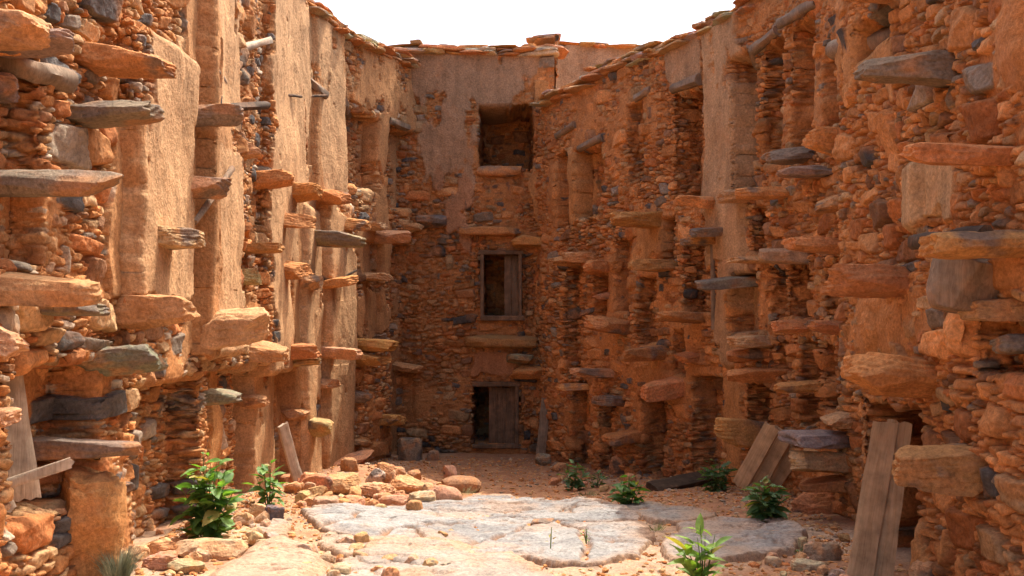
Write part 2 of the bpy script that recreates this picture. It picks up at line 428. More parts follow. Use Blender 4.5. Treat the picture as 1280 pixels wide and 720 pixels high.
class Wall:
    def __init__(self, curve, ztop, seed):
        self.c = curve; self.ztop = ztop; self.seed = seed; self.f = []; self.pl = []
    def rect_px(self, pa, pb, y0, y1, d, db=None):
        """a step of the wall face: px of its two vertical edges (edge b on the face offset by db), py top and bottom"""
        db = d if db is None else db
        a = self.c.s_px(pa); b = self.c.s_px(pb, db)
        a, b = min(a, b), max(a, b); m = (a + b) / 2
        self.f.append((a, b, self.c.z_py(m, y1), self.c.z_py(m, y0), d)); return self.f[-1]
    def rect_pl(self, pa, pb, y0, y1, col, da=0, db=0, amt=1.0, soft=.06, streak=1.0):
        a = self.c.s_px(pa, da); b = self.c.s_px(pb, db); a, b = min(a, b), max(a, b); m = (a + b) / 2
        self.pl.append((a, b, self.c.z_py(m, y1), self.c.z_py(m, y0), np.array(col), amt, soft))
    def D(self, s, z):
        s = np.asarray(s, float); z = np.asarray(z, float); s, z = np.broadcast_arrays(s, z)
        r = np.zeros(s.shape)
        for i, (a, b, z0, z1, d) in enumerate(self.f):
            ws = .034 * n2(z * 3.0, z * 0 + i * 3.1, self.seed + i) + .012 * n2(z * 14.0, z * 0 + i, self.seed + i + 5)
            wz = .022 * n2(s * 5.0, s * 0 + i * 2.7, self.seed + i + 50)
            e = .016 if d < -.1 else .034
            t = np.minimum(np.minimum((s - a - ws) / e, (b + ws - s) / e), np.minimum((z - z0 - wz) / e, (z1 + wz - z) / e)) * .5 + .5
            t = np.clip(t, 0, 1)
            r = r + d * t
        return r + .04 * n2(s * 1.1, z * .8, self.seed + 900) + .02 * n2(s * 2.1, z * 1.7, self.seed + 901)
    def build(self, name, ds, dz, sizes, palette, mudc, zmin=-.3, loc=None, mud=.0):
        c = self.c
        base = ds(c)
        cols = [base]
        for (a, b, z0, z1, d) in self.f:
            if abs(d) > .07:
                for e in (a, b): cols.append(np.arange(e - .055, e + .056, .0065))
        cols = np.unique(np.round(np.clip(np.concatenate(cols), 0, c.len), 4))
        zt = max(np.max(self.ztop(np.linspace(0, c.len, 50))), 1)
        rows = [np.arange(zmin, zt + dz, dz)]
        for (a, b, z0, z1, d) in self.f:
            if abs(d) > .15:
                for e in (z0, z1):
                    if zmin < e < zt: rows.append(np.arange(e - .05, e + .051, .008))
        rows = np.unique(np.round(np.concatenate(rows), 4))
        S, Z = np.meshgrid(cols, rows)
        Dv = self.D(S, Z)
        x, y, nx, ny = c.at(cols)
        P = np.stack([x[None] + nx[None] * Dv, y[None] + ny[None] * Dv, Z], -1)
        du = np.gradient(P, axis=1); dv = np.gradient(P, axis=0)
        nr = np.cross(du, dv); nr /= np.maximum(np.linalg.norm(nr, axis=-1), 1e-9)[..., None]
        # face towards the court
        sgn = np.sign(np.sum(nr[..., 0] * nx[None] + nr[..., 1] * ny[None])); nr *= sgn
        pix = .008
        H, C, isst = stone_map(c.len + 3.0, zt - zmin + 1.0, self.seed, sizes, pix, palette)
        Uc = S + np.abs(Dv) + .5; Vc = Z - zmin + .3
        # slightly wavy courses
        Vw = Vc + .05 * n2(Uc * .9, Vc * .6, self.seed + 77)
        h = samp(H, Uc, Vw, pix); col = samp(C, Uc, Vw, pix); st = samp(isst.astype(np.float32), Uc, Vw, pix)
        rg = 1 - np.abs(fbm2(Uc * 7, Vc * 9, self.seed + 32, 3)) * 2.4
        h = h + (.008 * fbm2(Uc * 24, Vc * 24, self.seed + 31, 3) + .008 * (rg - .5)) * (st > .3)
        col = col * (1 + .28 * fbm2(Uc * 9, Vc * 11, self.seed + 33, 4))[..., None]
        mudn = -.030 + .12 * np.clip(fbm2(Uc * 1.1, Vc * 1.3, self.seed + 21, 4) - .06 + mud, -.3, 1) + .008 * fbm2(Uc * 14, Vc * 14, self.seed + 22, 3)
        mm = sstep(-.006, .008, mudn - h)
        hh = np.maximum(h, mudn)
        mcol = np.array(mudc)[None, None] * (1 + .16 * fbm2(Uc * 3, Vc * 3, self.seed + 23, 4))[..., None]
        # dried mud wash over the stones, in ragged patches
        wash = sstep(.02, .34, fbm2(Uc * 1.7 + 9, Vc * 1.7, self.seed + 24, 5)) * .5
        col = col * (1 - wash[..., None]) + mcol * wash[..., None]
        col = col * (1 - mm[..., None]) + mcol * mm[..., None]
        pm = np.zeros(S.shape, np.float32)
        er = fbm2(S * 3.1, Z * 1.6, self.seed + 41, 5)
        for (a, b, z0, z1, pc, amt, soft) in self.pl:
            t = np.minimum(np.minimum(S - a, b - S), np.minimum(Z - z0, z1 - Z)) / soft
            k = sstep(-.15, .15, np.clip(t, -3, 1.0 + 2.1 * (amt - .5)) * .5 + er * 1.8 - (.12 if amt > .9 else .42 - .3 * amt))
            k = np.where(t < -1.2, 0, k)
            tone = 1 + .26 * fbm2(Uc * 2.2, Vc * .9, self.seed + 43, 5) + .08 * n2(Uc * 9, Vc * .8, self.seed + 44)
            pcx = pc[None, None] * tone[..., None]
            col = col * (1 - k[..., None]) + pcx * k[..., None]
            ph = .056 + .040 * fbm2(Uc * 1.9, Vc * 1.5, self.seed + 45, 5) + .0035 * fbm2(Uc * 24, Vc * 12, self.seed + 46, 3)
            hh = hh * (1 - k) + np.maximum(ph, hh * .55) * k
            pm = np.maximum(pm, k)
        fade = sstep(.0, .03, np.minimum(S, 1.0))
        P = P + nr * hh[..., None]
        self.grid = (cols, rows)
        nr_, nc_ = S.shape
        keep = (Z[:-1, :-1] < self.ztop(S[:-1, :-1]))
        a = np.arange(nr_ * nc_).reshape(nr_, nc_)
        q = np.stack([a[:-1, :-1], a[:-1, 1:], a[1:, 1:], a[1:, :-1]], -1)[keep]
        if sgn < 0: q = q[:, ::-1]
        o = mk(name, P.reshape(-1, 3), q, M_WALL, loc if loc is not None else (x[0], y[0], 0), None, np.clip(col.reshape(-1, 3), .01, .9), pm.ravel())
        self.o = o
        return o
    def pt(self, s, z, d=0.0):
        x, y, nx, ny = self.c.at(s); D = float(self.D(s, z)) + d
        return np.array([x + nx * D, y + ny * D, z]), np.array([nx, ny, 0])
    def find(self, px, py):
        s = self.c.s_px(px); z = self.c.z_py(s, py)
        for _ in range(4):
            D = float(self.D(s, z)); s = self.c.s_px(px, D); z = self.c.z_py(s, py, D)
        return s, z

# ------------------------------------------------------------------ wall: left
SZ_BIG = [(.15, .26, .08, .14, 240, 0), (.10, .20, .05, .10, 600, 0), (.06, .12, .028, .058, 2600, 0), (.034, .07, .016, .034, 9000, 1), (.018, .04, .011, .02, 12000, 1), (.016, .028, .010, .016, 5000, 1)]
SZ_SML = [(.14, .24, .075, .12, 120, 0), (.10, .19, .045, .09, 400, 0), (.055, .11, .026, .055, 2600, 0), (.034, .07, .016, .034, 9000, 1), (.018, .04, .011, .02, 12000, 1)]
PAL_L = [(OR, 5), (TAN, 3.6), (RED, 2.0), (BRN, 1.2), (PALE * .85, 1.2), (SLT, 1.0), (GRY, 1.7)]
PAL_R = [(OR * 1.08, 5), (OR, 3), (RED, 3), (BRN, 1.6), (TAN * .9, 2.6), (SLT, 1.0), (GRY, 1.5)]
PAL_B = [(OR * .86, 5), (RED * .86, 2.5), (BRN * .9, 2), (TAN * .7, 2.4), (SLT * .8, 1.2), (GRY * .75, 2.2)]  # dimmed copies: deep shade at the court's back put into the stone colours

PL_L = (.50, .285, .136); PL_SH = (.43, .212, .086); PL_R = (.47, .22, .078); PL_B = (.34, .20, .11)  # PL_SH: left plaster darkened to paint the shade of the pier flanks

wl = Wall(CL, lambda s: 7.12 + .05 * n2(np.asarray(s) * .9, np.asarray(s) * 0, 3), 101)
# standing piers (near edge on the base face, far edge on the pier's own face)
wl.rect_px(146, 240, 55, 376, .14)
wl.rect_px(240, 301, -90, 442, .17)
wl.rect_px(324, 384, -120, 610, .12)
wl.rect_px(388, 430, -60, 250, .08)
wl.rect_px(364, 398, 262, 612, .10)
wl.rect_px(400, 442, 255, 600, .13)
wl.rect_px(100, 133, 585, 760, .12)
# bays set back between them
wl.rect_px(14, 58, 452, 640, -.34)
wl.rect_px(164, 207, 474, 730, -.30)
wl.rect_px(258, 297, 455, 690, -.30)
wl.rect_px(320, 338, 462, 660, -.26)
wl.rect_px(428, 453, 140, 238, -.32)
wl.rect_px(484, 506, 160, 262, -.30)
wl.rect_px(488, 516, 302, 572, -.30)
wl.rect_px(450, 470, 300, 430, -.12)
wl.rect_px(-60, 6, 40, 330, -.2)
# plaster: the fronts pale, the flanks and hollows redder, with their shade painted in
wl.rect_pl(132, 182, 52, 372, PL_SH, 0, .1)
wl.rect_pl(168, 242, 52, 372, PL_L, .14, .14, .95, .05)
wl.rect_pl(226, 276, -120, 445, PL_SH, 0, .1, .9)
wl.rect_pl(270, 302, -120, 150, PL_L, .20, .20, .9, .04)
wl.rect_pl(272, 302, 190, 445, PL_L, .20, .20, .92, .04)
wl.rect_pl(337, 386, -160, 330, PL_L, .12, .12, .92)
wl.rect_pl(337, 362, 300, 640, PL_L, .12, .12, .8)
wl.rect_pl(380, 434, -160, 130, PL_L, 0, .08, .85)
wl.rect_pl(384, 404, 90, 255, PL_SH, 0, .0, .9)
wl.rect_pl(400, 432, 90, 255, PL_L, .08, .08, .92, .04)
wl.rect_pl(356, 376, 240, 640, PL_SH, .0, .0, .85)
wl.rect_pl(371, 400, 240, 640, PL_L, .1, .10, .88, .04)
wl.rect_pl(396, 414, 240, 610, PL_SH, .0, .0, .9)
wl.rect_pl(410, 444, 240, 610, PL_L, .13, .13, .92, .04)
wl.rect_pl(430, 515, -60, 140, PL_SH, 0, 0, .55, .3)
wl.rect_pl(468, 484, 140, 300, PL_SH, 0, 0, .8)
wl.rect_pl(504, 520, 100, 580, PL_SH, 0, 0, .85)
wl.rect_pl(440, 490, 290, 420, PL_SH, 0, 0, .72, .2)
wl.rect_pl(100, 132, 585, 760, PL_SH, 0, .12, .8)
wl.rect_pl(256, 300, 450, 640, PL_R, -.3, 0, .75)

def cols_left(c):
    sY = lambda Y: float(np.interp(Y, c.p[:, 1], c.s))
    return np.concatenate([np.arange(0, sY(4.8), .05), np.arange(sY(4.8), sY(8.6), .0135), np.arange(sY(8.6), c.len, .021), [c.len]])
WL = wl.build('stone_wall', cols_left, .0098, SZ_BIG, PAL_L, MUD, mud=.0)
tag(WL, 'long sunlit rubble wall on the left with pale plastered piers and rows of jutting stone ledges', 'wall')

# ------------------------------------------------------------------ wall: right, far stretch
wa = Wall(CA, lambda s: 6.42 - .10 * np.clip(1 - np.asarray(s) / 4, 0, 1) + .05 * n2(np.asarray(s) * 1.1, np.asarray(s) * 0, 8) + .35 * sstep(6.3, 7.2, np.asarray(s)), 202)
for (pa, pb, y0, y1, d) in [(720, 752, 184, 272, -.36), (696, 714, 190, 285, -.30), (844, 878, 116, 250, -.45), (856, 888, 300, 404, -.34), (786, 806, 128, 225, -.22),
                            (708, 728, 330, 470, -.26), (742, 762, 342, 404, -.26), (714, 738, 478, 592, -.30), (752, 768, 500, 600, -.24), (804, 834, 496, 596, -.42), (770, 790, 300, 392, -.24),
                            (866, 904, 470, 590, -.40), (920, 946, 64, 238, -.38), (956, 980, 52, 205, -.36), (990, 1018, 28, 190, -.40), (938, 960, 255, 318, -.28), (1030, 1050, 60, 158, -.24),
                            (918, 946, 340, 420, -.32), (936, 966, 480, 612, -.40), (800, 822, 345, 432, -.26), (985, 1012, 330, 400, -.34), (960, 980, 335, 400, -.22), (828, 846, 270, 330, -.22),
                            (842, 858, 410, 470, -.26), (1000, 1024, 425, 535, -.32), (968, 984, 425, 470, -.24), (1034, 1054, 330, 398, -.26), (1030, 1050, 430, 512, -.26)]:
    wa.rect_px(pa, pb, y0, y1, d, 0.0)
wa.rect_px(884, 926, 20, 455, .05)
wa.rect_pl(878, 926, 20, 330, (.47, .275, .135), .06, .06)
wa.rect_pl(895, 930, 320, 455, (.46, .26, .125), .06, .06, .95)
wa.rect_pl(838, 884, 40, 110, (.46, .27, .14), 0, 0, .8)
wa.rect_pl(810, 822, 60, 150, PL_R, 0, 0, .7)
wa.rect_pl(812, 826, 345, 460, PL_R, 0, 0, .8)
wa.rect_pl(720, 752, 190, 280, PL_R, -.2, 0, .55)
wa.rect_pl(790, 830, 270, 330, PL_R, 0, 0, .6)
wa.rect_pl(896, 930, 470, 600, PL_R, .0, .0, .8)
WA = wa.build('stone_wall', lambda c: np.concatenate([np.arange(0, c.len, .020), [c.len]]), .0108, SZ_SML, PAL_R, MUD * 1.04, mud=.12)
tag(WA, 'shaded curving orange rubble wall on the right, running from the back corner to the nearer buttress', 'wall')

# ------------------------------------------------------------------ wall: right, near buttress
wb = Wall(CB, lambda s: 7.2 + 0 * np.asarray(s), 303)
for (pa, pb, y0, y1, d) in [(1078, 1118, 15, 68, -.26), (1092, 1150, 500, 760, -.75), (1128, 1160, 208, 285, .08), (1238, 1300, 372, 470, -.22),
                            (1180, 1225, 372, 500, .05), (1066, 1085, 330, 440, -.10), (1210, 1300, -60, 640, .05)]:
    wb.rect_px(pa, pb, y0, y1, d, 0.0)
wb.rect_pl(1060, 1130, 20, 130, PL_R, 0, 0, .55, .2)
wb.rect_pl(1130, 1180, 205, 270, (.48, .29, .14), .08, .08, .8)
wb.rect_pl(1060, 1180, 620, 760, PL_R, 0, 0, .55, .2)
def cols_b(c):
    sY = lambda Y: float(np.interp(-Y, -c.p[8:, 1], c.s[8:]))
    return np.concatenate([np.arange(0, sY(4.6), .0125), np.arange(sY(4.6), c.len, .06), [c.len]])
WB = wb.build('stone_buttress', cols_b, .0095, SZ_BIG, PAL_R, MUD, loc=(2.99, 9.0, 0), mud=.11)
tag(WB, 'nearest shaded rubble wall at the right edge, stepping forward before the curving wall', 'wall')

# ------------------------------------------------------------------ back wall
wk = Wall(CBK, lambda s: 7.42 + .06 * n2(np.asarray(s) * 1.3, np.asarray(s) * 0, 4), 404)
wk.rect_px(598, 667, 131, 212, -1.45, 0.0)
wk.rect_px(603, 651, 316, 396, -1.3, 0.0)
wk.rect_px(592, 648, 478, 556, -1.4, 0.0)
wk.rect_px(655, 688, 318, 412, -.10, 0.0)
wk.rect_px(500, 518, 300, 570, -.05, 0.0)
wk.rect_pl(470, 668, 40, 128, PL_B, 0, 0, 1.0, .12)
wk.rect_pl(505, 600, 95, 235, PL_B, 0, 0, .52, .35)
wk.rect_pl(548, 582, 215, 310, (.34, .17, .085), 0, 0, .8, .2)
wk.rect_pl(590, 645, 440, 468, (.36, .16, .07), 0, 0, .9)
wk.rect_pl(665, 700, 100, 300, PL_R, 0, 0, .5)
WK = wk.build('stone_wall', lambda c: np.concatenate([np.arange(0, c.len, .018), [c.len]]), .014, SZ_SML, PAL_B, MUD * .8, loc=(-.3, 18.4, 0), mud=.13)  # mud dimmed like its stones, shade painted into the colour
tag(WK, 'shaded back wall closing the court, three openings stacked one above another', 'wall')

# dark rooms close the openings from behind: the recesses already have backs

# second, further building showing above the right wall
cu = Curve([(.80, 18.46), (.82, 19.3), (1.3, 19.5), (2.2, 19.55), (3.4, 19.6)], -1)
wu = Wall(cu, lambda s: 7.80 + .06 * n2(np.asarray(s) * 1.5, np.asarray(s) * 0, 14), 505)
wu.pl.append((.25, 9, 5, 9, np.array((.37, .255, .155)), 1.0, .1))
WU = wu.build('plastered_wall', lambda c: np.arange(0, c.len, .025), .03, [(.06, .12, .04, .07, 2500, 0), (.03, .06, .02, .035, 4000, 0)], PAL_B, MUD * .9, zmin=4.0, loc=(1.4, 19.7, 4.0))
tag(WU, 'pale plastered upper wall set further back, rising beyond the right wall top beside the back corner', 'wall')

# ------------------------------------------------------------------ roofs and copings (parts of the walls)
def coping(w, parent, s0, s1, seed, layers=4, zoff=0.0, over=.16, step=.20, big=1.0):
    r = np.random.default_rng(seed); V = []; Fc = []; Cc = []; n = 0
    for ly in range(layers):
        s = s0
        while s < s1:
            Lw = r.uniform(.16, .62) * big
            x, y, nx, ny = w.c.at(s + Lw / 2)
            v, f, c = rock(r.uniform(.45, .75), Lw * 1.2, r.uniform(.045, .075), int(r.integers(1e6)), 3, 6, 8, .09, [TAN, OR, OR, PALE * .9][int(r.integers(4))], .12, darkc=SLT)
            v = rot(v, (r.normal(0, .04), r.normal(-.04, .04), 0))
            v = rotz(v, math.atan2(ny, nx) + r.normal(0, .12))
            o = over * (1 - .2 * ly) + r.normal(0, .03) - .27
            z = float(w.ztop(np.array([s]))[0]) + zoff + ly * .046 + r.normal(0, .009)
            V.append(v + np.array([x + nx * o, y + ny * o, z])); Fc.append(f + n); Cc.append(c); n += len(v)
            s += Lw * r.uniform(.8, 1.1)
    x, y, nx, ny = w.c.at((s0 + s1) / 2)
    return mk('roof_edge', np.vstack(V), np.vstack(Fc), M_ROCK, (x, y, float(w.ztop(np.array([s0]))[0])), parent, np.vstack(Cc), sharp=40)

def roof(w, parent, depth, s0=0, s1=None, zlow=0.0):
    s = np.linspace(s0, s1 if s1 else w.c.len, 60); x, y, nx, ny = w.c.at(s); zt = w.ztop(s) - .02
    V = []
    for k, (d, zz) in enumerate([(.10, None), (-.4, None), (-depth, None), (-depth, zlow)]):
        V.append(np.stack([x + nx * (d - .12), y + ny * (d - .12), (zt + (.05 if k in (1, 2) else 0)) if zz is None else np.full(60, zz)], 1))
    V = np.vstack(V); n = 60
    Fq = np.array([[k * n + i, k * n + i + 1, (k + 1) * n + i + 1, (k + 1) * n + i] for k in range(3) for i in range(n - 1)], np.int32)
    col = np.tile(np.array(MUD) * .9, (len(V), 1))
    xm, ym, _, _ = w.c.at(w.c.len / 2)
    return mk('roof', V, Fq, M_DIRT, (xm, ym, float(zt[0])), parent, col)

sYL = lambda Y: float(np.interp(Y, CL.p[:, 1], CL.s))
coping(wl, WL, sYL(8), CL.len, 7, 4)
roof(wl, WL, 1.3)
coping(wa, WA, .5, CA.len - 2.0, 8, 4, over=.15)
roof(wa, WA, .9, s0=.9)
roof(wb, WB, 1.6, s0=.5)
coping(wk, WK, .2, CBK.len - .05, 9, 4, over=.14, big=1.1)
roof(wk, WK, 1.6)
coping(wu, WU, .2, cu.len, 10, 2, over=.1)
roof(wu, WU, .8, s0=1.2, zlow=4.0)

# ------------------------------------------------------------------ stepping stones (parts of the walls)
def ledge(w, parent, box, seed, side, base=OR, dark=.18, width=None, tap=.06, th=.88, name='stepping_stone', p=7, rough=.13, mat=None, tilt=0.0):
    x0, x1, y0, y1 = box
    r = np.random.default_rng(seed)
    pa, ptip = (x0, x1) if side > 0 else (x1, x0)
    ym = (y0 + y1) / 2
    s, z = w.find(pa, ym)
    x, y, nx, ny = w.c.at(s)
    D = float(w.D(s, z))
    # reach of the tip along the wall normal
    k = (ptip - CX) / FPX
    tipd = (k * y - x) / (nx - k * ny)
    W = width if width else r.uniform(.30, .46)
    W = min(W, .02 * abs(x1 - x0) + .12)
    tipd = max(tipd, D + .14)
    T = max(.05, (y1 - y0) * y / FPX * th)
    back = D - .22
    Lx = (tipd - back)
    sub = 4
    v, f, c = rock(Lx, W, T, seed, sub, p, 12, rough, base, dark, tap, flat=1)
    v = rot(v, (r.normal(0, .06), tilt + r.normal(0, .05), 0))
    v = rotz(v, math.atan2(ny, nx) + r.normal(0, .12))
    m = (tipd + back) / 2
    P = np.array([x + nx * m, y + ny * m, z])
    return mk(name, v + P, f, mat or M_ROCK, P, parent, c, sharp=26)

G = .85; O_ = OR; T_ = TAN; P_ = PALE
LEFT = [((0, 62, 15, 66), T_, .35, {}), ((16, 90, 44, 72), SLT, .3, {}), ((113, 212, 60, 104), O_, .12, dict(tap=.3, rough=.13)), ((93, 197, 128, 157), SLT, .3, dict(tap=.05)),
        ((24, 150, 210, 248), SLT, .3, {}), ((232, 303, 130, 160), SLT, .25, {}), ((222, 286, 214, 248), T_, .45, dict(tap=.02)), ((288, 326, 176, 201), T_, .05, {}),
        ((-14, 18, 93, 128), SLT, .25, {}), ((0, 122, 338, 384), T_, .03, dict(tap=.15, rough=.07, th=1.0)), ((150, 244, 368, 412), T_, .05, dict(th=1.0)), ((243, 336, 388, 433), T_, .04, dict(th=1.0, tap=.1)),
        ((-30, 37, 403, 450), T_, .04, dict(th=1.0, p=3)), ((130, 200, 433, 469), SLT, .25, dict(tap=.0, th=1.0)), ((198, 251, 283, 313), T_, .45, dict(tap=.0)), ((52, 126, 376, 397), SLT, .25, {}),
        ((38, 171, 540, 576), SLT, .45, dict(tap=.15)), ((240, 298, 486, 509), SLT, .3, dict(tap=0)), ((-20, 12, 509, 536), T_, .05, {}),
        ((319, 366, 213, 237), O_, .12, {}), ((363, 401, 230, 252), O_, .1, {}), ((395, 437, 236, 256), O_, .2, {}), ((352, 393, 265, 287), O_, .1, {}), ((382, 455, 288, 311), SLT, .4, {}),
        ((432, 460, 272, 289), O_, .1, {}), ((460, 480, 277, 290), T_, .1, {}), ((470, 511, 287, 306), T_, .1, {}), ((508, 527, 279, 293), T_, .2, {}), ((305, 352, 303, 319), O_, .1, {}), ((302, 327, 335, 358), T_, .1, {}),
        ((354, 390, 325, 350), O_, .1, {}), ((373, 402, 342, 364), T_, .3, {}), ((412, 443, 345, 360), O_, .1, {}), ((452, 484, 340, 353), T_, .1, {}),
        ((313, 358, 425, 453), T_, .06, {}), ((360, 400, 428, 450), O_, .1, {}), ((400, 449, 432, 450), T_, .05, {}), ((364, 400, 447, 459), T_, .2, {}), ((444, 496, 422, 441), O_, .25, {}), ((444, 482, 441, 458), O_, .25, {}),
        ((492, 528, 452, 466), T_, .1, {}), ((395, 419, 472, 486), T_, .1, {}), ((350, 389, 511, 526), T_, .1, {}), ((382, 419, 522, 545), T_, .03, dict(th=1.0)), ((437, 463, 489, 504), SLT, .4, {}), ((480, 503, 514, 533), O_, .1, {}),
        ((440, 456, 549, 556), T_, .1, {}), ((314, 334, 492, 510), T_, .1, {}), ((520, 545, 266, 284), SLT, .25, {})]
for i, (b, base, dk, kw) in enumerate(LEFT[:-1]):
    ledge(wl, WL, b, 1000 + i, 1, base, dk, **kw)

RIGHTA = [((766, 821, 262, 287), O_, .15, {}), ((690, 722, 318, 335), O_, .2, {}), ((705, 736, 312, 330), T_, .15, {}), ((727, 758, 320, 345), O_, .2, {}), ((790, 837, 324, 341), O_, .15, {}), ((745, 773, 363, 376), T_, .2, {}),
          ((733, 781, 394, 418), O_, .2, {}), ((822, 876, 391, 405), O_, .25, {}), ((782, 828, 431, 451), O_, .2, {}), ((866, 904, 283, 296), SLT, .4, {}), ((858, 892, 293, 308), O_, .3, {}), ((871, 922, 343, 361), SLT, .45, dict(tap=0)),
          ((849, 893, 244, 263), O_, .08, {}), ((914, 962, 320, 330), T_, .1, {}), ((902, 936, 237, 255), T_, .25, {}), ((922, 982, 233, 251), O_, .15, {}), ((910, 960, 418, 436), T_, .15, {}), ((912, 952, 433, 452), O_, .25, {}),
          ((913, 966, 459, 480), O_, .15, {}), ((720, 762, 459, 473), T_, .2, {}), ((805, 848, 473, 498), O_, .1, dict(th=1.0)), ((743, 771, 492, 508), SLT, .3, {}), ((760, 794, 537, 554), O_, .1, {}), ((896, 958, 523, 561), O_, .12, dict(th=1.0, tap=.05)),
          ((958, 1010, 184, 206), SLT, .4, {}), ((974, 1028, 206, 223), SLT, .3, {}), ((1008, 1058, 160, 198), O_, .12, dict(tap=.25)), ((1023, 1057, 243, 268), T_, .25, {}), ((951, 1003, 310, 331), T_, .3, {}), ((983, 1056, 297, 319), O_, .15, {}),
          ((1006, 1057, 399, 420), O_, .2, {}), ((965, 1012, 398, 417), O_, .2, {}), ((981, 1058, 539, 558), SLT, .4, dict(tap=0, p=8)), ((980, 1058, 562, 592), T_, .25, dict(tap=0, p=8)), ((1000, 1058, 592, 614), O_, .3, dict(tap=0, p=8)),
          ((970, 1025, 474, 494), O_, .15, {}), ((1030, 1060, 514, 534), T_, .1, {}), ((700, 730, 478, 490), O_, .2, {}), ((846, 872, 440, 452), O_, .2, {}), ((990, 1040, 612, 668), O_, .15, dict(tap=.1, p=3, th=1.0))]
for i, (b, base, dk, kw) in enumerate(RIGHTA):
    ledge(wa, WA, b, 2000 + i, -1, base, dk, **kw)
RIGHTB = [((1074, 1183, 64, 114), SLT, .15, dict(th=1.0, tap=.22, rough=.12)), ((1127, 1256, 180, 208), O_, .05, dict(tap=0, p=9)), ((1028, 1132, 331, 374), O_, .05, dict(rough=.15, th=1.0)), ((1157, 1290, 288, 322), O_, .12, dict(th=1.0)),
          ((1060, 1168, 442, 495), O_, .06, dict(th=1.0, tap=.05)), ((1218, 1300, 370, 403), T_, .1, {}), ((1246, 1300, 414, 443), SLT, .1, {}), ((1117, 1217, 552, 616), O_, .2, dict(th=1.0, tap=.05, p=4)),
          ((1060, 1120, -20, 5), O_, .1, {})]
for i, (b, base, dk, kw) in enumerate(RIGHTB):
    if b[0] >= 1200: kw = dict(kw); 
    ledge(wb, WB, b, 3000 + i, -1, base, dk, **kw)
def on_wall(w, px, py, d=0.0):
    s, z = w.find(px, py); P, n = w.pt(s, z, d); return P
P = on_wall(wl, 100, 668, .06)
v, f, c = rock(.44, .40, .92, 6001, 4, 2.6, 9, .16, MUD * 1.1, .0)
v[:, :2] *= (1 + .38 * v[:, 2:3])
mk('mud_pier', v + P, f, M_ROCK, P, WL, c, sharp=40)
# back wall ledges
for i, (x0, x1, y0, y1, pr, base, dk) in enumerate([(520, 558, 268, 286, .28, GRY, .3), (577, 652, 283, 296, .22, OR * .8, .3), (640, 688, 294, 312, .26, OR, .15), (583, 670, 417, 436, .26, OR * .9, .3),
                                                   (638, 688, 456, 475, .34, OR, .2), (634, 668, 440, 455, .3, SLT, .2), (596, 660, 206, 222, .12, OR * .8, .3), (497, 524, 553, 580, .35, SLT * .8, .4), (670, 700, 506, 520, .2, OR, .2)]):
    Y = 18.4; X = ((x0 + x1) / 2 - CX) / FPX * Y; Z = CAMZ + (HY - (y0 + y1) / 2) * Y / FPX
    v, f, c = rock((x1 - x0) / FPX * Y, pr * 2, (y1 - y0) / FPX * Y * .9, 4000 + i, 4, 5, 9, .09, base, dk, 0, flat=1)
    P = np.array([X, Y, Z]); mk('stone_shelf', v + P, f, M_ROCK, P, WK, c, sharp=38)

# ------------------------------------------------------------------ timber
def tube(pts, radii, seg=10, seed=0, bump=.12):
    p = np.array(pts, float)
    t = np.linspace(0, 1, len(p)); tt = np.linspace(0, 1, max(8, len(p) * 5))
    q = np.stack([np.interp(tt, t, p[:, k]) for k in range(3)], 1)
    for _ in range(2): q[1:-1] = (q[:-2] + 2 * q[1:-1] + q[2:]) / 4
    rr = np.interp(tt, t, radii)
    d = np.gradient(q, axis=0); d /= np.linalg.norm(d, axis=1)[:, None]
    up = np.array([.13, .27, .95]); a = np.cross(d, up); a /= np.linalg.norm(a, axis=1)[:, None]; b = np.cross(d, a)
    th = np.linspace(0, 2 * math.pi, seg, endpoint=False)
    V = q[:, None] + (a[:, None] * np.cos(th)[None, :, None] + b[:, None] * np.sin(th)[None, :, None]) * (rr[:, None] * (1 + bump * n2(np.arange(len(tt))[:, None] * .45, th[None] * 1.6, seed)))[..., None]
    n = len(tt); V = V.reshape(-1, 3)
    F = [[i * seg + j, i * seg + (j + 1) % seg, (i + 1) * seg + (j + 1) % seg, (i + 1) * seg + j] for i in range(n - 1) for j in range(seg)]
    F += [list(range(seg))[::-1], [(n - 1) * seg + j for j in range(seg)]]
    return V, F

def plank(Lz, W, T, seed, warp=.012, holes=False):
    """board standing along local z, base at 0"""
    r = np.random.default_rng(seed)
    nz, nw = 28, 7
    zs = np.linspace(0, Lz, nz); ws = np.linspace(-.5, .5, nw) * W
    V = []; 
    for sgn in (1, -1):
        Z, Wd = np.meshgrid(zs, ws, indexing='ij')
        edge = 1 + .05 * n2(Z * 6, np.sign(Wd) * 3.0, seed)
        top = (Z > Lz * .97) * (n2(Wd * 40, Z * 0, seed + 2) * .02)
        bot = (Z < Lz * .03) * (n2(Wd * 40, Z * 0, seed + 4) * .02)
        off = warp * (n2(Z * 2, Wd * 4, seed + 1) + .5 * n2(Z * 5, Wd * 22, seed + 6)) + sgn * T / 2 * (1 - .25 * (np.abs(Wd) > W * .45))
        V.append(np.stack([Wd * edge, off, Z + top + bot], -1).reshape(-1, 3))
    V = np.vstack(V); n = nz * nw; F = []
    for i in range(nz - 1):
        for j in range(nw - 1):
            a = i * nw + j
            F.append([a, a + 1, a + nw + 1, a + nw]); F.append([n + a, n + a + nw, n + a + nw + 1, n + a + 1])
        for j in (0, nw - 1):
            a = i * nw + j; q = [a, a + nw, n + a + nw, n + a]; F.append(q if j == 0 else q[::-1])
    for i in (0, nz - 1):
        for j in range(nw - 1):
            a = i * nw + j; q = [a, a + 1, n + a + 1, n + a]; F.append(q[::-1] if i == 0 else q)
    return V, F

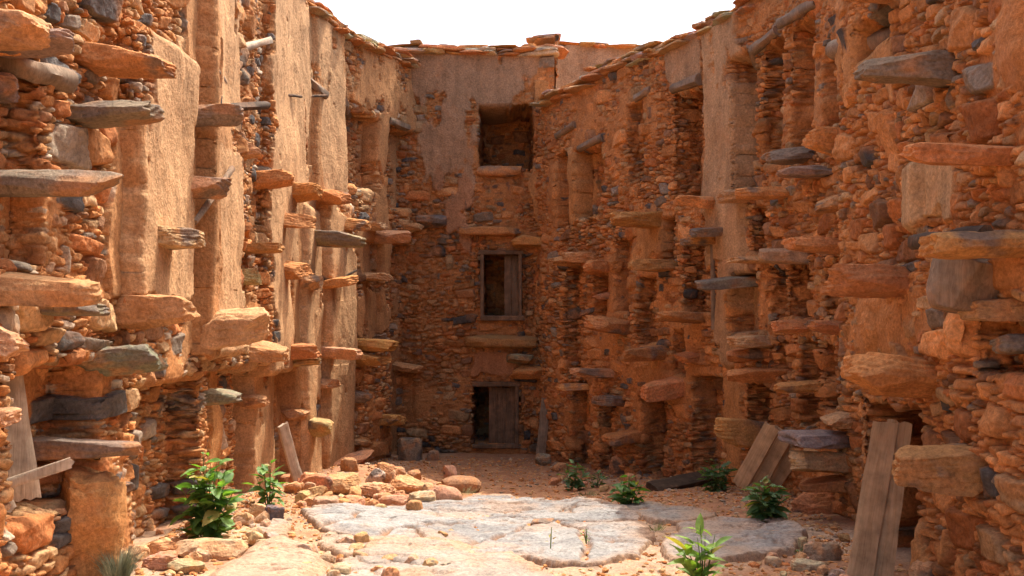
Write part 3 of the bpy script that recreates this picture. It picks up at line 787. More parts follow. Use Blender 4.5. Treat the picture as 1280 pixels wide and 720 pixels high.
def frame_mat(base, top, face):
    z = Vector(top) - Vector(base); z.normalize(); fy = Vector(face); x = fy.cross(z); x.normalize(); y = z.cross(x)
    return Matrix((x, y, z)).transposed().to_4x4(), (Vector(top) - Vector(base)).length

def lean_plank(name, base, top, face, W, T, seed, mat, parent=None, Lz=None, shift=0.0):
    Mx, ln = frame_mat(base, top, face)
    V, F = plank(Lz or ln, W, T, seed)
    V[:, 0] += shift
    o = mk(name, V, F, mat, (0, 0, 0), None, sharp=35)
    Mx.translation = Vector(base)
    if parent is not None:
        o.parent = parent; Mx.translation = Vector(base) - parent.location
    o.matrix_basis = Mx
    return o

def px3(px, py, Y): return np.array([(px - CX) / FPX * Y, Y, CAMZ + (HY - py) * Y / FPX])

def timber(parent, pts, radii, seed, mat=M_WOOD, name='timber'):
    V, F = tube(pts, radii, 10, seed, .2); c = np.mean(np.array(pts), 0)
    return mk(name, V, F, mat, c, parent, sharp=50)

# timbers built into the walls
def beam(w, parent, p0, p1, r, seed, d0=-.1, d1=.1, mat=M_WOOD, name='timber_lintel', mid=None):
    pts = [on_wall(w, *p0, d0)] + ([on_wall(w, *mid, (d0 + d1) / 2 + .05)] if mid else []) + [on_wall(w, *p1, d1)]
    timber(parent, pts, [r] * len(pts), seed, mat, name)
beam(wl, WL, (382, 100), (402, 119), .07, 1, .02, .06)
beam(wl, WL, (428, 128), (453, 143), .075, 2, .04, .06)
beam(wl, WL, (483, 150), (507, 160), .065, 3, .04, .04)
beam(wl, WL, (283, 68), (316, 50), .045, 4, -.05, .20, M_PALE, 'branch')
beam(wl, WL, (262, 86), (284, 126), .035, 5, .02, .10, M_WOOD, 'branch')
beam(wl, WL, (243, 278), (275, 210), .028, 6, .05, .12, M_WOOD, 'branch')
beam(wl, WL, (-12, 72), (70, 102), .07, 7, .05, .10, M_WOOD, 'branch', mid=(30, 84))
beam(wl, WL, (354, 118), (366, 121), .018, 8, -.02, .12, M_DARK, 'branch')
beam(wl, WL, (375, 121), (392, 120), .018, 9, -.02, .14, M_DARK, 'branch')
beam(wl, WL, (232, 136), (300, 132), .045, 10, .0, .30, M_DARK, 'branch')
beam(wa, WA, (698, 170), (722, 156), .06, 11, .03, .05)
beam(wa, WA, (727, 186), (756, 172), .06, 12, .03, .05)
beam(wa, WA, (845, 112), (880, 100), .075, 13, .05, .08)
beam(wa, WA, (922, 82), (940, 56), .055, 14, .10, .02)
beam(wa, WA, (952, 64), (974, 38), .060, 15, .12, .02)
beam(wa, WA, (990, 30), (1024, 2), .060, 16, .14, .02)
beam(wa, WA, (800, 124), (815, 112), .06, 17, .08, .02)
beam(wa, WA, (896, 412), (894, 300), .035, 18, .04, .04, M_WOOD, 'door_post')
beam(wb, WB, (1078, 62), (1108, 34), .085, 19, .06, -.12)
beam(wb, WB, (1190, 303), (1300, 292), .05, 20, .24, .26, M_DARK, 'branch')
beam(wl, WL, (420, 352), (435, 338), .018, 21, .0, .15, M_DARK, 'branch')

# stump-like woven block jammed in the near right wall
s_, z_ = wb.find(1236, 354); P_, n_ = wb.pt(s_, z_, .10)
v, f, c = rock(.40, .42, .36, 77, 4, 7, 6, .05, np.array([.36, .25, .14]), .0)
v = rot(v, (0, .18, .1)); mk('wooden_block', v + P_, f, M_WOOD, P_, WB, None, sharp=40)

# ------------------------------------------------------------------ back wall openings: frames and leaves
def boxv(x0, x1, y0, y1, z0, z1):
    V = np.array([[x, y, z] for z in (z0, z1) for y in (y0, y1) for x in (x0, x1)], float)
    F = [[0, 2, 3, 1], [4, 5, 7, 6], [0, 1, 5, 4], [2, 6, 7, 3], [0, 4, 6, 2], [1, 3, 7, 5]]
    return V, F
def bx(x): return (x - CX) / FPX * 18.4
def bz(y): return CAMZ + (HY - y) * 18.4 / FPX
def vboard(name, x0, x1, z0, z1, y, T, seed, mat, parent, horiz=False):
    if horiz: return lean_plank(name, (x0, y, (z0 + z1) / 2), (x1, y, (z0 + z1) / 2), (0, -1, 0), z1 - z0, T, seed, mat, parent)
    return lean_plank(name, ((x0 + x1) / 2, y, z0), ((x0 + x1) / 2, y, z1), (0, -1, 0), x1 - x0, T, seed, mat, parent)
def board_arr(base, top, face, W, T, seed):
    Mx, ln = frame_mat(base, top, face); V, F = plank(ln, W, T, seed)
    M3 = np.array(Mx.to_3x3()); return V @ M3.T + np.array(base, float), F
def boards(name, items, mat, loc, parent):
    """several boards nailed into one piece, one mesh; the grain runs along each board"""
    VV = []; FF = []; n = 0
    for k, it in enumerate(items):
        V, F = board_arr(*it); VV.append(V); FF += [[a + n for a in q] for q in F]; n += len(V)
    return mk(name, np.vstack(VV), FF, mat, loc, parent, sharp=35)
def up(x0, x1, z0, z1, y, T, seed): return (((x0 + x1) / 2, y, z0), ((x0 + x1) / 2, y, z1), (0, -1, 0), x1 - x0, T, seed)
def acr(x0, x1, z0, z1, y, T, seed): return ((x0, y, (z0 + z1) / 2), (x1, y, (z0 + z1) / 2), (0, -1, 0), z1 - z0, T, seed)
FW = (bx(627), 18.36, bz(396))
fr = boards('window_frame', [up(bx(600.5), bx(605), bz(397), bz(315), 18.36, .09, 60), up(bx(648), bx(652.5), bz(397), bz(315), 18.36, .09, 61), acr(bx(599), bx(654), bz(318.5), bz(313.5), 18.345, .09, 62)], M_BRNW, FW, WK)
boards('sill', [acr(bx(601), bx(656), bz(401), bz(394.5), 18.345, .10, 63)], M_BRNW, (bx(627), 18.345, bz(398)), None)
sl = bpy.data.objects['sill']; sl.parent = fr; sl.location = Vector((bx(627), 18.345, bz(398))) - Vector(FW)
boards('window_shutter', [up(bx(630.5 + i * 9), bx(639 + i * 9), bz(394), bz(319), 18.45 + .02 * i, .03, 70 + i) for i in range(2)], M_BRNW, (bx(640), 18.46, bz(394)), WK)
DW = (bx(620), 18.36, bz(556))
df = boards('door_frame', [up(bx(643.5), bx(648.5), bz(557), bz(481), 18.37, .10, 80), acr(bx(590), bx(650), bz(483), bz(477), 18.355, .10, 81)], M_BRNW, DW, WK)
boards('threshold', [acr(bx(591), bx(650), bz(560), bz(555), 18.355, .12, 82)], M_BRNW, (bx(620), 18.355, bz(557)), None)
sl = bpy.data.objects['threshold']; sl.parent = df; sl.location = Vector((bx(620), 18.355, bz(557))) - Vector(DW)
boards('door_leaf', [up(bx(a), bx(b), bz(555), bz(484), 18.47 + .015 * (i % 2), .035, 90 + i) for i, (a, b) in enumerate([(611, 621), (621.3, 632.5), (632.8, 644)])], M_BRNW, (bx(628), 18.48, bz(556)), WK)
def grand(o, parent_world, parent):
    w = o.matrix_basis.copy(); o.parent = parent; o.matrix_basis = Matrix.Translation(-Vector(parent_world)) @ w; return o

# leaning boards at the back (loose: things)
o = lean_plank('wooden_plank', px3(675, 577, 17.55), px3(683, 497, 17.75), (0, -1, 0), .17, .035, 31, M_WOOD)
tag(o, 'narrow grey board leaning upright in the back right corner beside the lower door', 'plank')
o = lean_plank('frame_board', px3(683, 410, 18.15), px3(677, 325, 18.25), (0, -1, 0), .08, .04, 32, M_WOOD, WK)

# near left door: boards, bar
DP = px3(22, 628, 6.25)
dw = boards('wooden_door', [(px3(30, 626, 6.3), px3(2, 452, 6.3), (.62, -.78, 0), .21, .04, 33), (px3(0, 612, 6.2), px3(-26, 452, 6.2), (.62, -.78, 0), .19, .04, 34), (px3(12, 640, 6.0), px3(-16, 585, 6.0), (.62, -.78, 0), .09, .04, 36)], M_PALE, DP, WL)
br = boards('cross_bar', [(px3(-20, 615, 6.05), px3(90, 578, 6.3), (.35, -.94, 0), .065, .035, 35)], M_PALE, px3(35, 597, 6.15), None)
br.parent = dw; br.location = Vector(px3(35, 597, 6.15)) - Vector(DP)

o = lean_plank('wooden_plank', px3(376, 612, 13.0), px3(353, 530, 12.75), (.75, -.66, 0), .15, .05, 37, M_PALE)
tag(o, 'bleached white board leaning against the left plastered piers behind the rubble', 'plank')

# right: pair of boards leaning as a lid on the near buttress, and boards in the far bay
def lean_px(name, pb, Yb, pt, Yt, face, W, T, seed, mat): return lean_plank(name, px3(pb[0], pb[1], Yb), px3(pt[0], pt[1], Yt), face, W, T, seed, mat)
dr = empty('wooden_door', px3(1080, 735, 7.0))
DRP = tuple(dr.location)
for i, (xb, xt, W, T) in enumerate([(1071, 1107, .178, .045), (1097, 1125, .172, .04)]):
    o = lean_plank('board', px3(xb, 742, 7.15 - .02 * i), px3(xt, 527, 7.45 - .02 * i), (-.35, -.94, 0), W, T, 40 + i, M_TANW)
    grand(o, DRP, dr)
tag(dr, 'tall two board wooden door leaning slanted against the near right wall opening', 'door')
for i, (xb, yb, xt, yt, W, lab) in enumerate([(924, 607, 966, 532, .19, 'leftmost and longest of the reddish boards leaning in the right wall bay behind the bush'),
                                             (944, 607, 980, 540, .24, 'broad reddish board, middle of the boards leaning in the right wall bay'),
                                             (966, 606, 994, 562, .2, 'short board, rightmost of the boards leaning in the right wall bay')]):
    o = lean_px('wooden_plank', (xb, yb), 11.35 + .05 * i, (xt, yt), 11.1 + .04 * i, (-.7, -.7, 0), W, .035, 50 + i, M_TANW)
    tag(o, lab, 'plank', 'boards leaning in the right wall bay')
gp = g_px(815, 614); gq = g_px(892, 606)
o = lean_plank('wooden_beam', gp + np.array([0, 0, .03]), gq + np.array([0, .0, .14]), (0, -.5, .86), .22, .08, 55, M_DARK)
tag(o, 'dark charred beam lying on the ground along the foot of the right wall', 'beam')

# ------------------------------------------------------------------ ground
gx = np.concatenate([np.arange(-4.2, 4.2, .024)]); gy = np.concatenate([np.arange(-3, 5, .1), np.arange(5, 9, .02), np.arange(9, 19.6, .032)])
X, Y = np.meshgrid(gx, gy)
Zg = ground0(X, Y)
st = fbm2(X * 1.1, Y * 1.1, 61, 5)
peb = np.maximum(0, n2(X * 17, Y * 17, 62)) ** 2 * .018 * sstep(-.3, .3, n2(X * 1.7, Y * 1.7, 63)) + np.maximum(0, n2(X * 31, Y * 31, 64)) ** 3 * .012
Zg = Zg + .035 * st + .012 * fbm2(X * 6, Y * 6, 65, 3) + peb
# red earth with pale patches; sunlit foreground painted in as paler soil
cols_ = np.array([.33, .165, .088]); pale = np.array([.40, .27, .175]); gcol = np.zeros(X.shape + (3,))
k = sstep(-.1, .5, fbm2(X * .9 + 3, Y * .9, 66, 5) + .35 * sstep(12.5, 8, Y) - .15)[..., None]
gcol = cols_ * (1 - k) + pale * k
kp = sstep(.25, .6, n2(X * 17, Y * 17, 62))[..., None] * .4
gcol = gcol * (1 - kp) + TAN * kp
gcol *= (1 + .2 * fbm2(X * 8, Y * 8, 67, 3))[..., None]
a = np.arange(X.size).reshape(X.shape); q = np.stack([a[:-1, :-1], a[:-1, 1:], a[1:, 1:], a[1:, :-1]], -1).reshape(-1, 4)
o = mk('ground', np.stack([X, Y, Zg], -1).reshape(-1, 3), q, M_DIRT, (0, 0, 0), None, gcol.reshape(-1, 3))
o['kind'] = 'structure'
R = 400.0
V = np.array([[-R, -R, -.5], [R, -R, -.5], [R, R, -.5], [-R, R, -.5]]); 
o = mk('terrain', V, np.array([[0, 1, 2, 3]], np.int32), M_DIRT, (0, 0, -.5), None, np.tile(MUD, (4, 1))); o['kind'] = 'structure'

def gz(x, y):
    st = fbm2(np.array([x * 1.1]), np.array([y * 1.1]), 61, 5)[0]
    return float(ground0(x, y)) + .035 * float(st)

# ------------------------------------------------------------------ bedrock slabs
def slab(polypx, hgt, seed, name, label, base, stain, edge=.07, red=.30, res=.018, cracks=()):
    pg = np.array([g_px(*p)[:2] for p in polypx])
    # densify + roughen outline
    q = []
    for i in range(len(pg)):
        a_, b_ = pg[i], pg[(i + 1) % len(pg)]; n = max(2, int(np.linalg.norm(b_ - a_) / .06))
        for t in np.linspace(0, 1, n, endpoint=False): q.append(a_ + (b_ - a_) * t)
    q = np.array(q)
    q = q + .05 * np.stack([fbm2(q[:, 0] * 3, q[:, 1] * 3, seed, 4), fbm2(q[:, 0] * 3 + 40, q[:, 1] * 3, seed + 1, 4)], 1)
    x0, y0 = q.min(0) - .08; x1, y1 = q.max(0) + .08
    xs = np.arange(x0, x1, res); ys = np.arange(y0, y1, res); X, Y = np.meshgrid(xs, ys)
    # signed distance to polygon
    P = np.stack([X.ravel(), Y.ravel()], 1); dmin = np.full(len(P), 9.0); ins = np.zeros(len(P), bool)
    for i in range(len(q)):
        a_, b_ = q[i], q[(i + 1) % len(q)]; ab = b_ - a_; t = np.clip(((P - a_) @ ab) / max(ab @ ab, 1e-9), 0, 1)
        d = np.linalg.norm(P - (a_ + t[:, None] * ab), axis=1); dmin = np.minimum(dmin, d)
        cr = ((a_[1] > P[:, 1]) != (b_[1] > P[:, 1])); xx = a_[0] + (P[:, 1] - a_[1]) / (ab[1] if abs(ab[1]) > 1e-9 else 1e-9) * ab[0]
        ins ^= cr & (P[:, 0] < xx)
    sd = np.where(ins, dmin, -dmin).reshape(X.shape)
    sd = sd + .05 * fbm2(X * 5, Y * 5, seed + 30, 4) + .02 * fbm2(X * 19, Y * 19, seed + 31, 3) - .03
    edge = edge * .45
    t = np.clip(sd / edge, 0, 1); prof = np.sqrt(np.maximum(1 - (1 - t) ** 2, 0))
    lay = fbm2(X * .7, Y * 1.1, seed + 5, 5) * 2.0 + .25 * fbm2(X * 7, Y * 7, seed + 33, 3)
    fl = np.floor(lay); fr_ = lay - fl
    terr = (fl + sstep(.0, .10, fr_)) * .16 + .10 * fr_          # bedding planes breaking off in steps
    riser = sstep(.16, .02, fr_)
    crack = np.abs(fbm2(X * 1.1 + 7, Y * 1.5, seed + 7, 5)); ck = sstep(.030, .004, crack) * sstep(.15, .5, n2(X * .8, Y * .8, seed + 8) + .1)
    crack2 = np.abs(fbm2(X * 3.3 + 7, Y * 5.3, seed + 17, 4)); ck2 = sstep(.022, .0, crack2) * sstep(.0, .4, n2(X * 1.3, Y * 1.3, seed + 18) + .1)
    cw = fbm2(X * 6, Y * 6, seed + 40, 4) * .05
    for cl in cracks:
        cp = np.array([g_px(*p)[:2] for p in cl]); dm = np.full(X.shape, 9.0)
        for a_, b_ in zip(cp[:-1], cp[1:]):
            ab = b_ - a_; tt = np.clip(((X - a_[0]) * ab[0] + (Y - a_[1]) * ab[1]) / (ab @ ab), 0, 1)
            dm = np.minimum(dm, np.hypot(X - a_[0] - tt * ab[0] + cw, Y - a_[1] - tt * ab[1] + cw))
        ck = np.maximum(ck, sstep(.055, .012, dm) * 1.1)
    pit = sstep(.35, .8, n2(X * 14, Y * 20, seed + 35)) * sstep(.1, .5, n2(X * 2, Y * 2, seed + 36))
    Zs = ground0(X, Y) - .08 + prof * (hgt * .5 + .08) + prof * (.15 * terr + .05 * fbm2(X * 2.2, Y * 2.6, seed + 9, 5)) - (.05 * ck + .025 * ck2 + .015 * pit) * prof
    Zs = Zs + .010 * fbm2(X * 16, Y * 22, seed + 19, 4)
    sm = fbm2(X * 2.2, Y * 2.8, seed + 10, 5)
    c = np.array(base)[None, None] * (1 + .10 * fbm2(X * 6, Y * 6, seed + 11, 3))[..., None]
    kk = (sstep(.02, .28, sm) * stain)[..., None]; c = c * (1 - kk) + np.array([.17, .165, .16]) * kk
    sm2 = fbm2(X * 1.6 + 21, Y * 1.6, seed + 12, 5)
    kk = np.clip(sstep(.0, .35, sm2) * red * 1.6 + sstep(.22, .0, sd) * .5 + sstep(1.0, .55, t) * .9, 0, 1)[..., None]; c = c * (1 - kk) + np.array([.37, .235, .145]) * kk
    kk = np.clip(ck * .9 + ck2 * .7 + riser * .3 * prof + pit * .4, 0, 1)[..., None]; c = c * (1 - kk) + np.array([.30, .16, .085]) * kk
    a = np.arange(X.size).reshape(X.shape); qd = np.stack([a[:-1, :-1], a[:-1, 1:], a[1:, 1:], a[1:, :-1]], -1)
    keep = (sd[:-1, :-1] > -.04)
    cx, cy = q.mean(0)
    o = mk(name, np.stack([X, Y, Zs], -1).reshape(-1, 3), qd[keep], M_SLAB, (cx, cy, float(ground0(cx, cy))), None, np.clip(c, .02, .85).reshape(-1, 3))
    return tag(o, label, 'rock slab')

SLW = (.29, .275, .25)
slab([(372, 643), (430, 634), (500, 637), (560, 628), (590, 620), (640, 622), (700, 631), (760, 633), (800, 645), (816, 664), (818, 682), (806, 702), (760, 712), (700, 712), (650, 706), (590, 712), (540, 700), (480, 690), (430, 676), (395, 668)], .07, 11, 'rock_slab', 'widest bedrock slab, pale grey in full sun across the middle of the court', SLW, .55, edge=.06, res=.016,
     cracks=[[(395, 668), (420, 662), (440, 655), (448, 646)], [(470, 682), (490, 668), (512, 664), (524, 676), (524, 692)], [(640, 672), (660, 660), (690, 655), (740, 656), (800, 653)], [(640, 672), (600, 684), (575, 700)], [(690, 655), (720, 664), (735, 684), (728, 708)]])
slab([(758, 634), (820, 632), (880, 638), (906, 648), (870, 658), (815, 657), (790, 648)], .07, 13, 'rock_slab', 'narrow grey bedrock slab in half shade in front of the round green bush', (.28, .255, .22), .4)
slab([(842, 660), (900, 654), (985, 655), (1016, 672), (1000, 694), (940, 702), (880, 712), (826, 706), (824, 690)], .08, 14, 'rock_slab', 'grey shaded bedrock slab behind the foreground plant, near the right wall', (.29, .265, .235), .35)
slab([(470, 684), (540, 680), (600, 694), (650, 700), (690, 724), (740, 750), (500, 770), (330, 760), (400, 716)], .08, 15, 'rock_slab', 'pinkish white cracked bedrock at the bottom centre edge', (.33, .27, .215), .25, red=.5)
slab([(268, 712), (310, 688), (352, 681), (400, 690), (430, 706), (400, 740), (250, 760), (235, 735)], .16, 16, 'rock_slab', 'smooth pink domed slab in the left foreground in front of the log shaped stone', (.40, .26, .175), .1, edge=.45, red=.5)
slab([(308, 660), (350, 652), (372, 660), (366, 674), (330, 678)], .06, 17, 'rock_slab', 'small flat pale slab beside the dark grey stone and the left slim plant', (.33, .27, .22), .25)
slab([(400, 670), (450, 672), (520, 682), (500, 694), (430, 700), (395, 688)], .07, 18, 'rock_slab', 'low flat broken slab in front of the big white slab on its left', (.34, .275, .21), .2, red=.4)

# ------------------------------------------------------------------ loose boulders
def boulder(name, px, py, w, h, seed, label, base=TAN, dark=.1, depth=None, e=(0, 0, 0), p=3.2, planes=12, rough=.10, sub=4, cat='rock', group=None, sink=.25, darkc=GRY):
    """px,py = foot of the stone in the photo, w,h = its size in photo pixels"""
    base = np.asarray(base) * .62 + np.array([.50, .34, .21]) * .38 if base is not GRY and base is not SLT else base
    g = g_px(px, py); s = g[1] / FPX
    Lx, Lz = w * s, h * s / (1 - sink) ; Ly = depth or (Lx * .7)
    v, f, c = rock(Lx, Ly, Lz, seed, sub, p, planes, rough, base, dark, 0, darkc)
    v = rot(v, e)
    zmin = v[:, 2].min()
    P = np.array([g[0], g[1] + Ly * .3, gz(g[0], g[1] + Ly * .3)])
    v = v + np.array([0, 0, -zmin - sink * Lz * .8])
    o = mk(name, v + P, f, M_ROCK, P, None, c, sharp=28)
    return tag(o, label, cat, group)

B = boulder
B('boulder', 556, 632, 44, 24, 501, 'smooth rounded orange boulder at the right end of the rubble heap', TAN, .0, p=2.4, planes=6, rough=.05, e=(0, .25, .2))
B('boulder', 527, 634, 34, 20, 502, 'pale wedge stone next to the smooth rounded boulder', PALE * .9, .25, p=4)
B('stone_slab', 436, 590, 62, 14, 503, 'long orange slab lying tilted on top of the rubble heap', OR * 1.1, .05, p=5, e=(.1, -.22, .1), sink=0)
B('boulder', 481, 606, 26, 27, 504, 'upright triangular orange stone with a pale face on the rubble heap', OR * 1.15, .05, p=5, planes=14, e=(0, .35, .3), sink=.1)
B('boulder', 468, 608, 22, 20, 505, 'small white and dark stone leaning on the triangular stone', PALE, .35, e=(.2, .5, 0))
B('boulder', 428, 618, 48, 24, 506, 'broad orange block in the middle of the rubble heap', TAN, .05)
B('boulder', 392, 616, 44, 22, 507, 'orange stone at the left of the rubble heap below the plastered pier', OR * 1.1, .05)
B('boulder', 470, 622, 52, 18, 508, 'low crumbling orange lump at the front of the rubble heap', OR * 1.1, .0, rough=.16)
B('boulder', 507, 616, 46, 20, 509, 'brownish stone behind the pale wedge stone on the heap', OR, .1)
B('boulder', 490, 634, 36, 14, 510, 'flat orange stone at the edge of the white slab, left of the pale wedge', TAN, .05, p=4)
B('boulder', 408, 636, 40, 14, 511, 'flat orange stone on the left edge of the big white slab', TAN, .05, p=4)
B('boulder', 441, 634, 30, 13, 520, 'small orange stone by the grass tuft on the heap front', OR, .1)
B('boulder', 341, 655, 24, 24, 512, 'dark grey cubic stone near the slim green plant on the left', GRY, 0, p=6, planes=6, e=(0, .1, .4), sink=.15)
B('boulder', 322, 652, 26, 20, 513, 'pinkish stone directly left of the dark grey cubic stone', TAN, .05)
B('stone_log', 258, 698, 92, 22, 514, 'long log shaped orange stone lying in front of the large leafy plant', TAN * 1.02, .0, depth=.25, p=3, planes=5, rough=.10, e=(0, 0, -.05))
B('boulder', 196, 694, 50, 24, 515, 'rounded orange boulder left of the log shaped stone', OR * 1.15, .05)
B('boulder', 200, 712, 46, 20, 516, 'crumbled orange stone below the rounded boulder in the left foreground', TAN, .05, rough=.15)
B('boulder', 178, 662, 30, 20, 521, 'small pale stone at the foot of the left wall behind the grass tuft', TAN, .0)
B('boulder', 230, 716, 44, 16, 522, 'low stone in front of the left end of the log shaped stone', TAN, .0)
B('boulder', 38, 725, 52, 46, 517, 'upright pale grey boulder at the lower left edge of the court', WHITE * .85, .15, p=4, planes=14, e=(0, .3, .4), darkc=OR * 1.1)
B('boulder', 62, 690, 56, 26, 518, 'wide orange boulder behind the upright pale boulder', OR, .05)
B('boulder', 60, 664, 46, 24, 523, 'orange block under the broken door on the left', OR, .1, p=4)
B('boulder', 92, 712, 34, 22, 524, 'brown stone between the upright pale boulder and the mud pier', OR * .9, .1)
B('boulder', 20, 660, 40, 22, 525, 'broken stone at the left edge under the door planks', TAN, .1)
B('boulder', 1030, 700, 46, 24, 519, 'brown layered stone by the foot of the near right wall', SLT * 1.1, .2)
B('boulder', 1012, 716, 40, 14, 526, 'small pale stone in front of the brown layered stone on the right', PALE * .85, .05)
B('boulder', 680, 581, 22, 14, 527, 'dark stone at the foot of the board in the back right corner', GRY * 1.4, .1)
B('boulder', 700, 590, 24, 12, 528, 'orange stone right of the dark stone in the back right corner', OR, .1)
B('boulder', 541, 577, 16, 13, 529, 'small black stone by the foot of the back wall', GRY * .8, 0)
B('boulder', 512, 577, 30, 25, 530, 'dark squared block at the left foot of the back wall', SLT * .8, .3, p=7, planes=5)
B('boulder', 575, 614, 54, 18, 531, 'low rounded earth coloured boulder in the shade behind the heap', OR * .8, .0, p=2.4, planes=5, rough=.05)
B('boulder', 780, 592, 40, 22, 532, 'fallen orange block at the foot of the right wall behind the small bush', OR, .15)
B('boulder', 858, 596, 60, 20, 533, 'crumbling orange stone behind the charred beam', OR, .1)
B('boulder', 1180, 735, 70, 36, 534, 'orange foot stone at the near right corner below the big jutting block', OR, .1)
B('boulder', 1250, 740, 80, 40, 535, 'pale stone at the lower right corner edge', TAN * .9, .1)
B('boulder', 680, 660, 34, 10, 537, 'dark flat chip of stone in the crack between the white slabs', SLT, .2, p=5, sink=.0)
# smaller fallen stones, alike
r = np.random.default_rng(99)
def scatter(n, box, lab, grp, smin, smax, bases, seed):
    r = np.random.default_rng(seed)
    for i in range(n):
        px = r.uniform(box[0], box[1]); py = r.uniform(box[2], box[3])
        w = r.uniform(smin, smax) ** 1.0
        B('fallen_stone', px, py, w, w * r.uniform(.4, .7), seed * 50 + i, lab, bases[int(r.integers(len(bases)))], .08, p=r.uniform(2.5, 4.5), sub=3, cat='stone', group=grp, e=(r.normal(0, .2), r.normal(0, .2), r.uniform(0, 3)))
scatter(16, (360, 520, 584, 640), 'orange block in the rubble heap at the foot of the left wall', 'blocks in the rubble heap', 14, 30, [OR, TAN, TAN, OR * 1.1], 13)
scatter(60, (350, 575, 596, 644), 'small orange fallen stone in the rubble heap at the foot of the left wall', 'small stones in the rubble heap', 8, 26, [OR * 1.1, TAN, TAN, OR], 3)
scatter(40, (150, 345, 655, 705), 'small orange fallen stone along the foot of the left wall near the large plant', 'small stones along the left wall foot', 8, 26, [OR * 1.1, TAN, TAN], 4)
scatter(26, (0, 175, 640, 735), 'small fallen stone below the broken door and mud pier on the left', 'small stones below the broken door', 12, 34, [OR, TAN, OR], 5)
scatter(22, (960, 1060, 668, 735), 'small stone on the earth by the near right wall', 'small stones by the near right wall', 6, 22, [OR, TAN, PALE * .7], 6)
scatter(18, (690, 880, 592, 615), 'small orange stone on the earth along the right wall foot', 'small stones along the right wall foot', 6, 18, [OR, OR, TAN], 7)
scatter(44, (330, 640, 672, 735), 'small pinkish stone lying among the broken slabs in the foreground', 'small stones among the foreground slabs', 8, 30, [TAN, PALE * .85, OR * 1.1], 8)

# gravel: nobody could count it
r = np.random.default_rng(123); V = []; Fc = []; Cc = []; n = 0
v0, f0 = ico(1)
for i in range(9000):
    y = r.uniform(6.2, 17.8) if r.random() < .6 else r.uniform(6.2, 12)
    xl = np.interp(y, CL.p[:, 1], CL.p[:, 0]); xr = np.interp(y, [5, 9, 10.5, 12, 13.6, 14.85, 16.2, 17.5], [2.9, 3.0, 3.2, 3.0, 2.7, 2.05, 1.3, .7])
    u = r.beta(.55, .65); x = xl + (xr - xl) * u
    s = r.uniform(.008, .03) * (1.5 if r.random() < .12 else 1)
    v = v0 * (1 + .35 * r.uniform(-1, 1, (len(v0), 1))) * np.array([s, s * r.uniform(.6, 1), s * r.uniform(.4, .8)])
    v = rotz(v, r.uniform(0, 6))
    V.append(v + np.array([x, y, gz(x, y) + s * .2])); Fc.append(f0 + n); n += len(v0)
    Cc.append(np.tile([OR, TAN, PALE * .8, RED, SLT][int(r.choice(5, p=[.4, .3, .12, .13, .05]))] * r.uniform(.8, 1.2), (len(v0), 1)))
o = mk('gravel', np.vstack(V), np.vstack(Fc), M_ROCK, (0, 10, .4), None, np.vstack(Cc), smooth=False); tag(o, 'fine red gravel strewn over the floor of the court', 'gravel', kind='stuff')

# ------------------------------------------------------------------ plants
def leaf_arr(Ln, W, seed, lance=1.0):
    r = np.random.default_rng(seed); nl = 7
    t = np.linspace(0, 1, nl); w = W * np.sin(math.pi * t ** (.75 * lance)) ** .8 * (1 - .15 * t); w[0] = W * .05; w[-1] = .001
    z = -.30 * Ln * t ** 2 * r.uniform(.3, 1.4); fold = r.uniform(.15, .45)
    V = []
    for i in range(nl):
        for k in (-1, -.5, 0, .5, 1): V.append((Ln * t[i], w[i] * .5 * k, z[i] + abs(k) * w[i] * .5 * fold + .02 * Ln * math.sin(t[i] * 9 + k * 2)))
    F = [[i * 5 + k, i * 5 + k + 1, (i + 1) * 5 + k + 1, (i + 1) * 5 + k] for i in range(nl - 1) for k in range(4)]
    return np.array(V), np.array(F, np.int32)

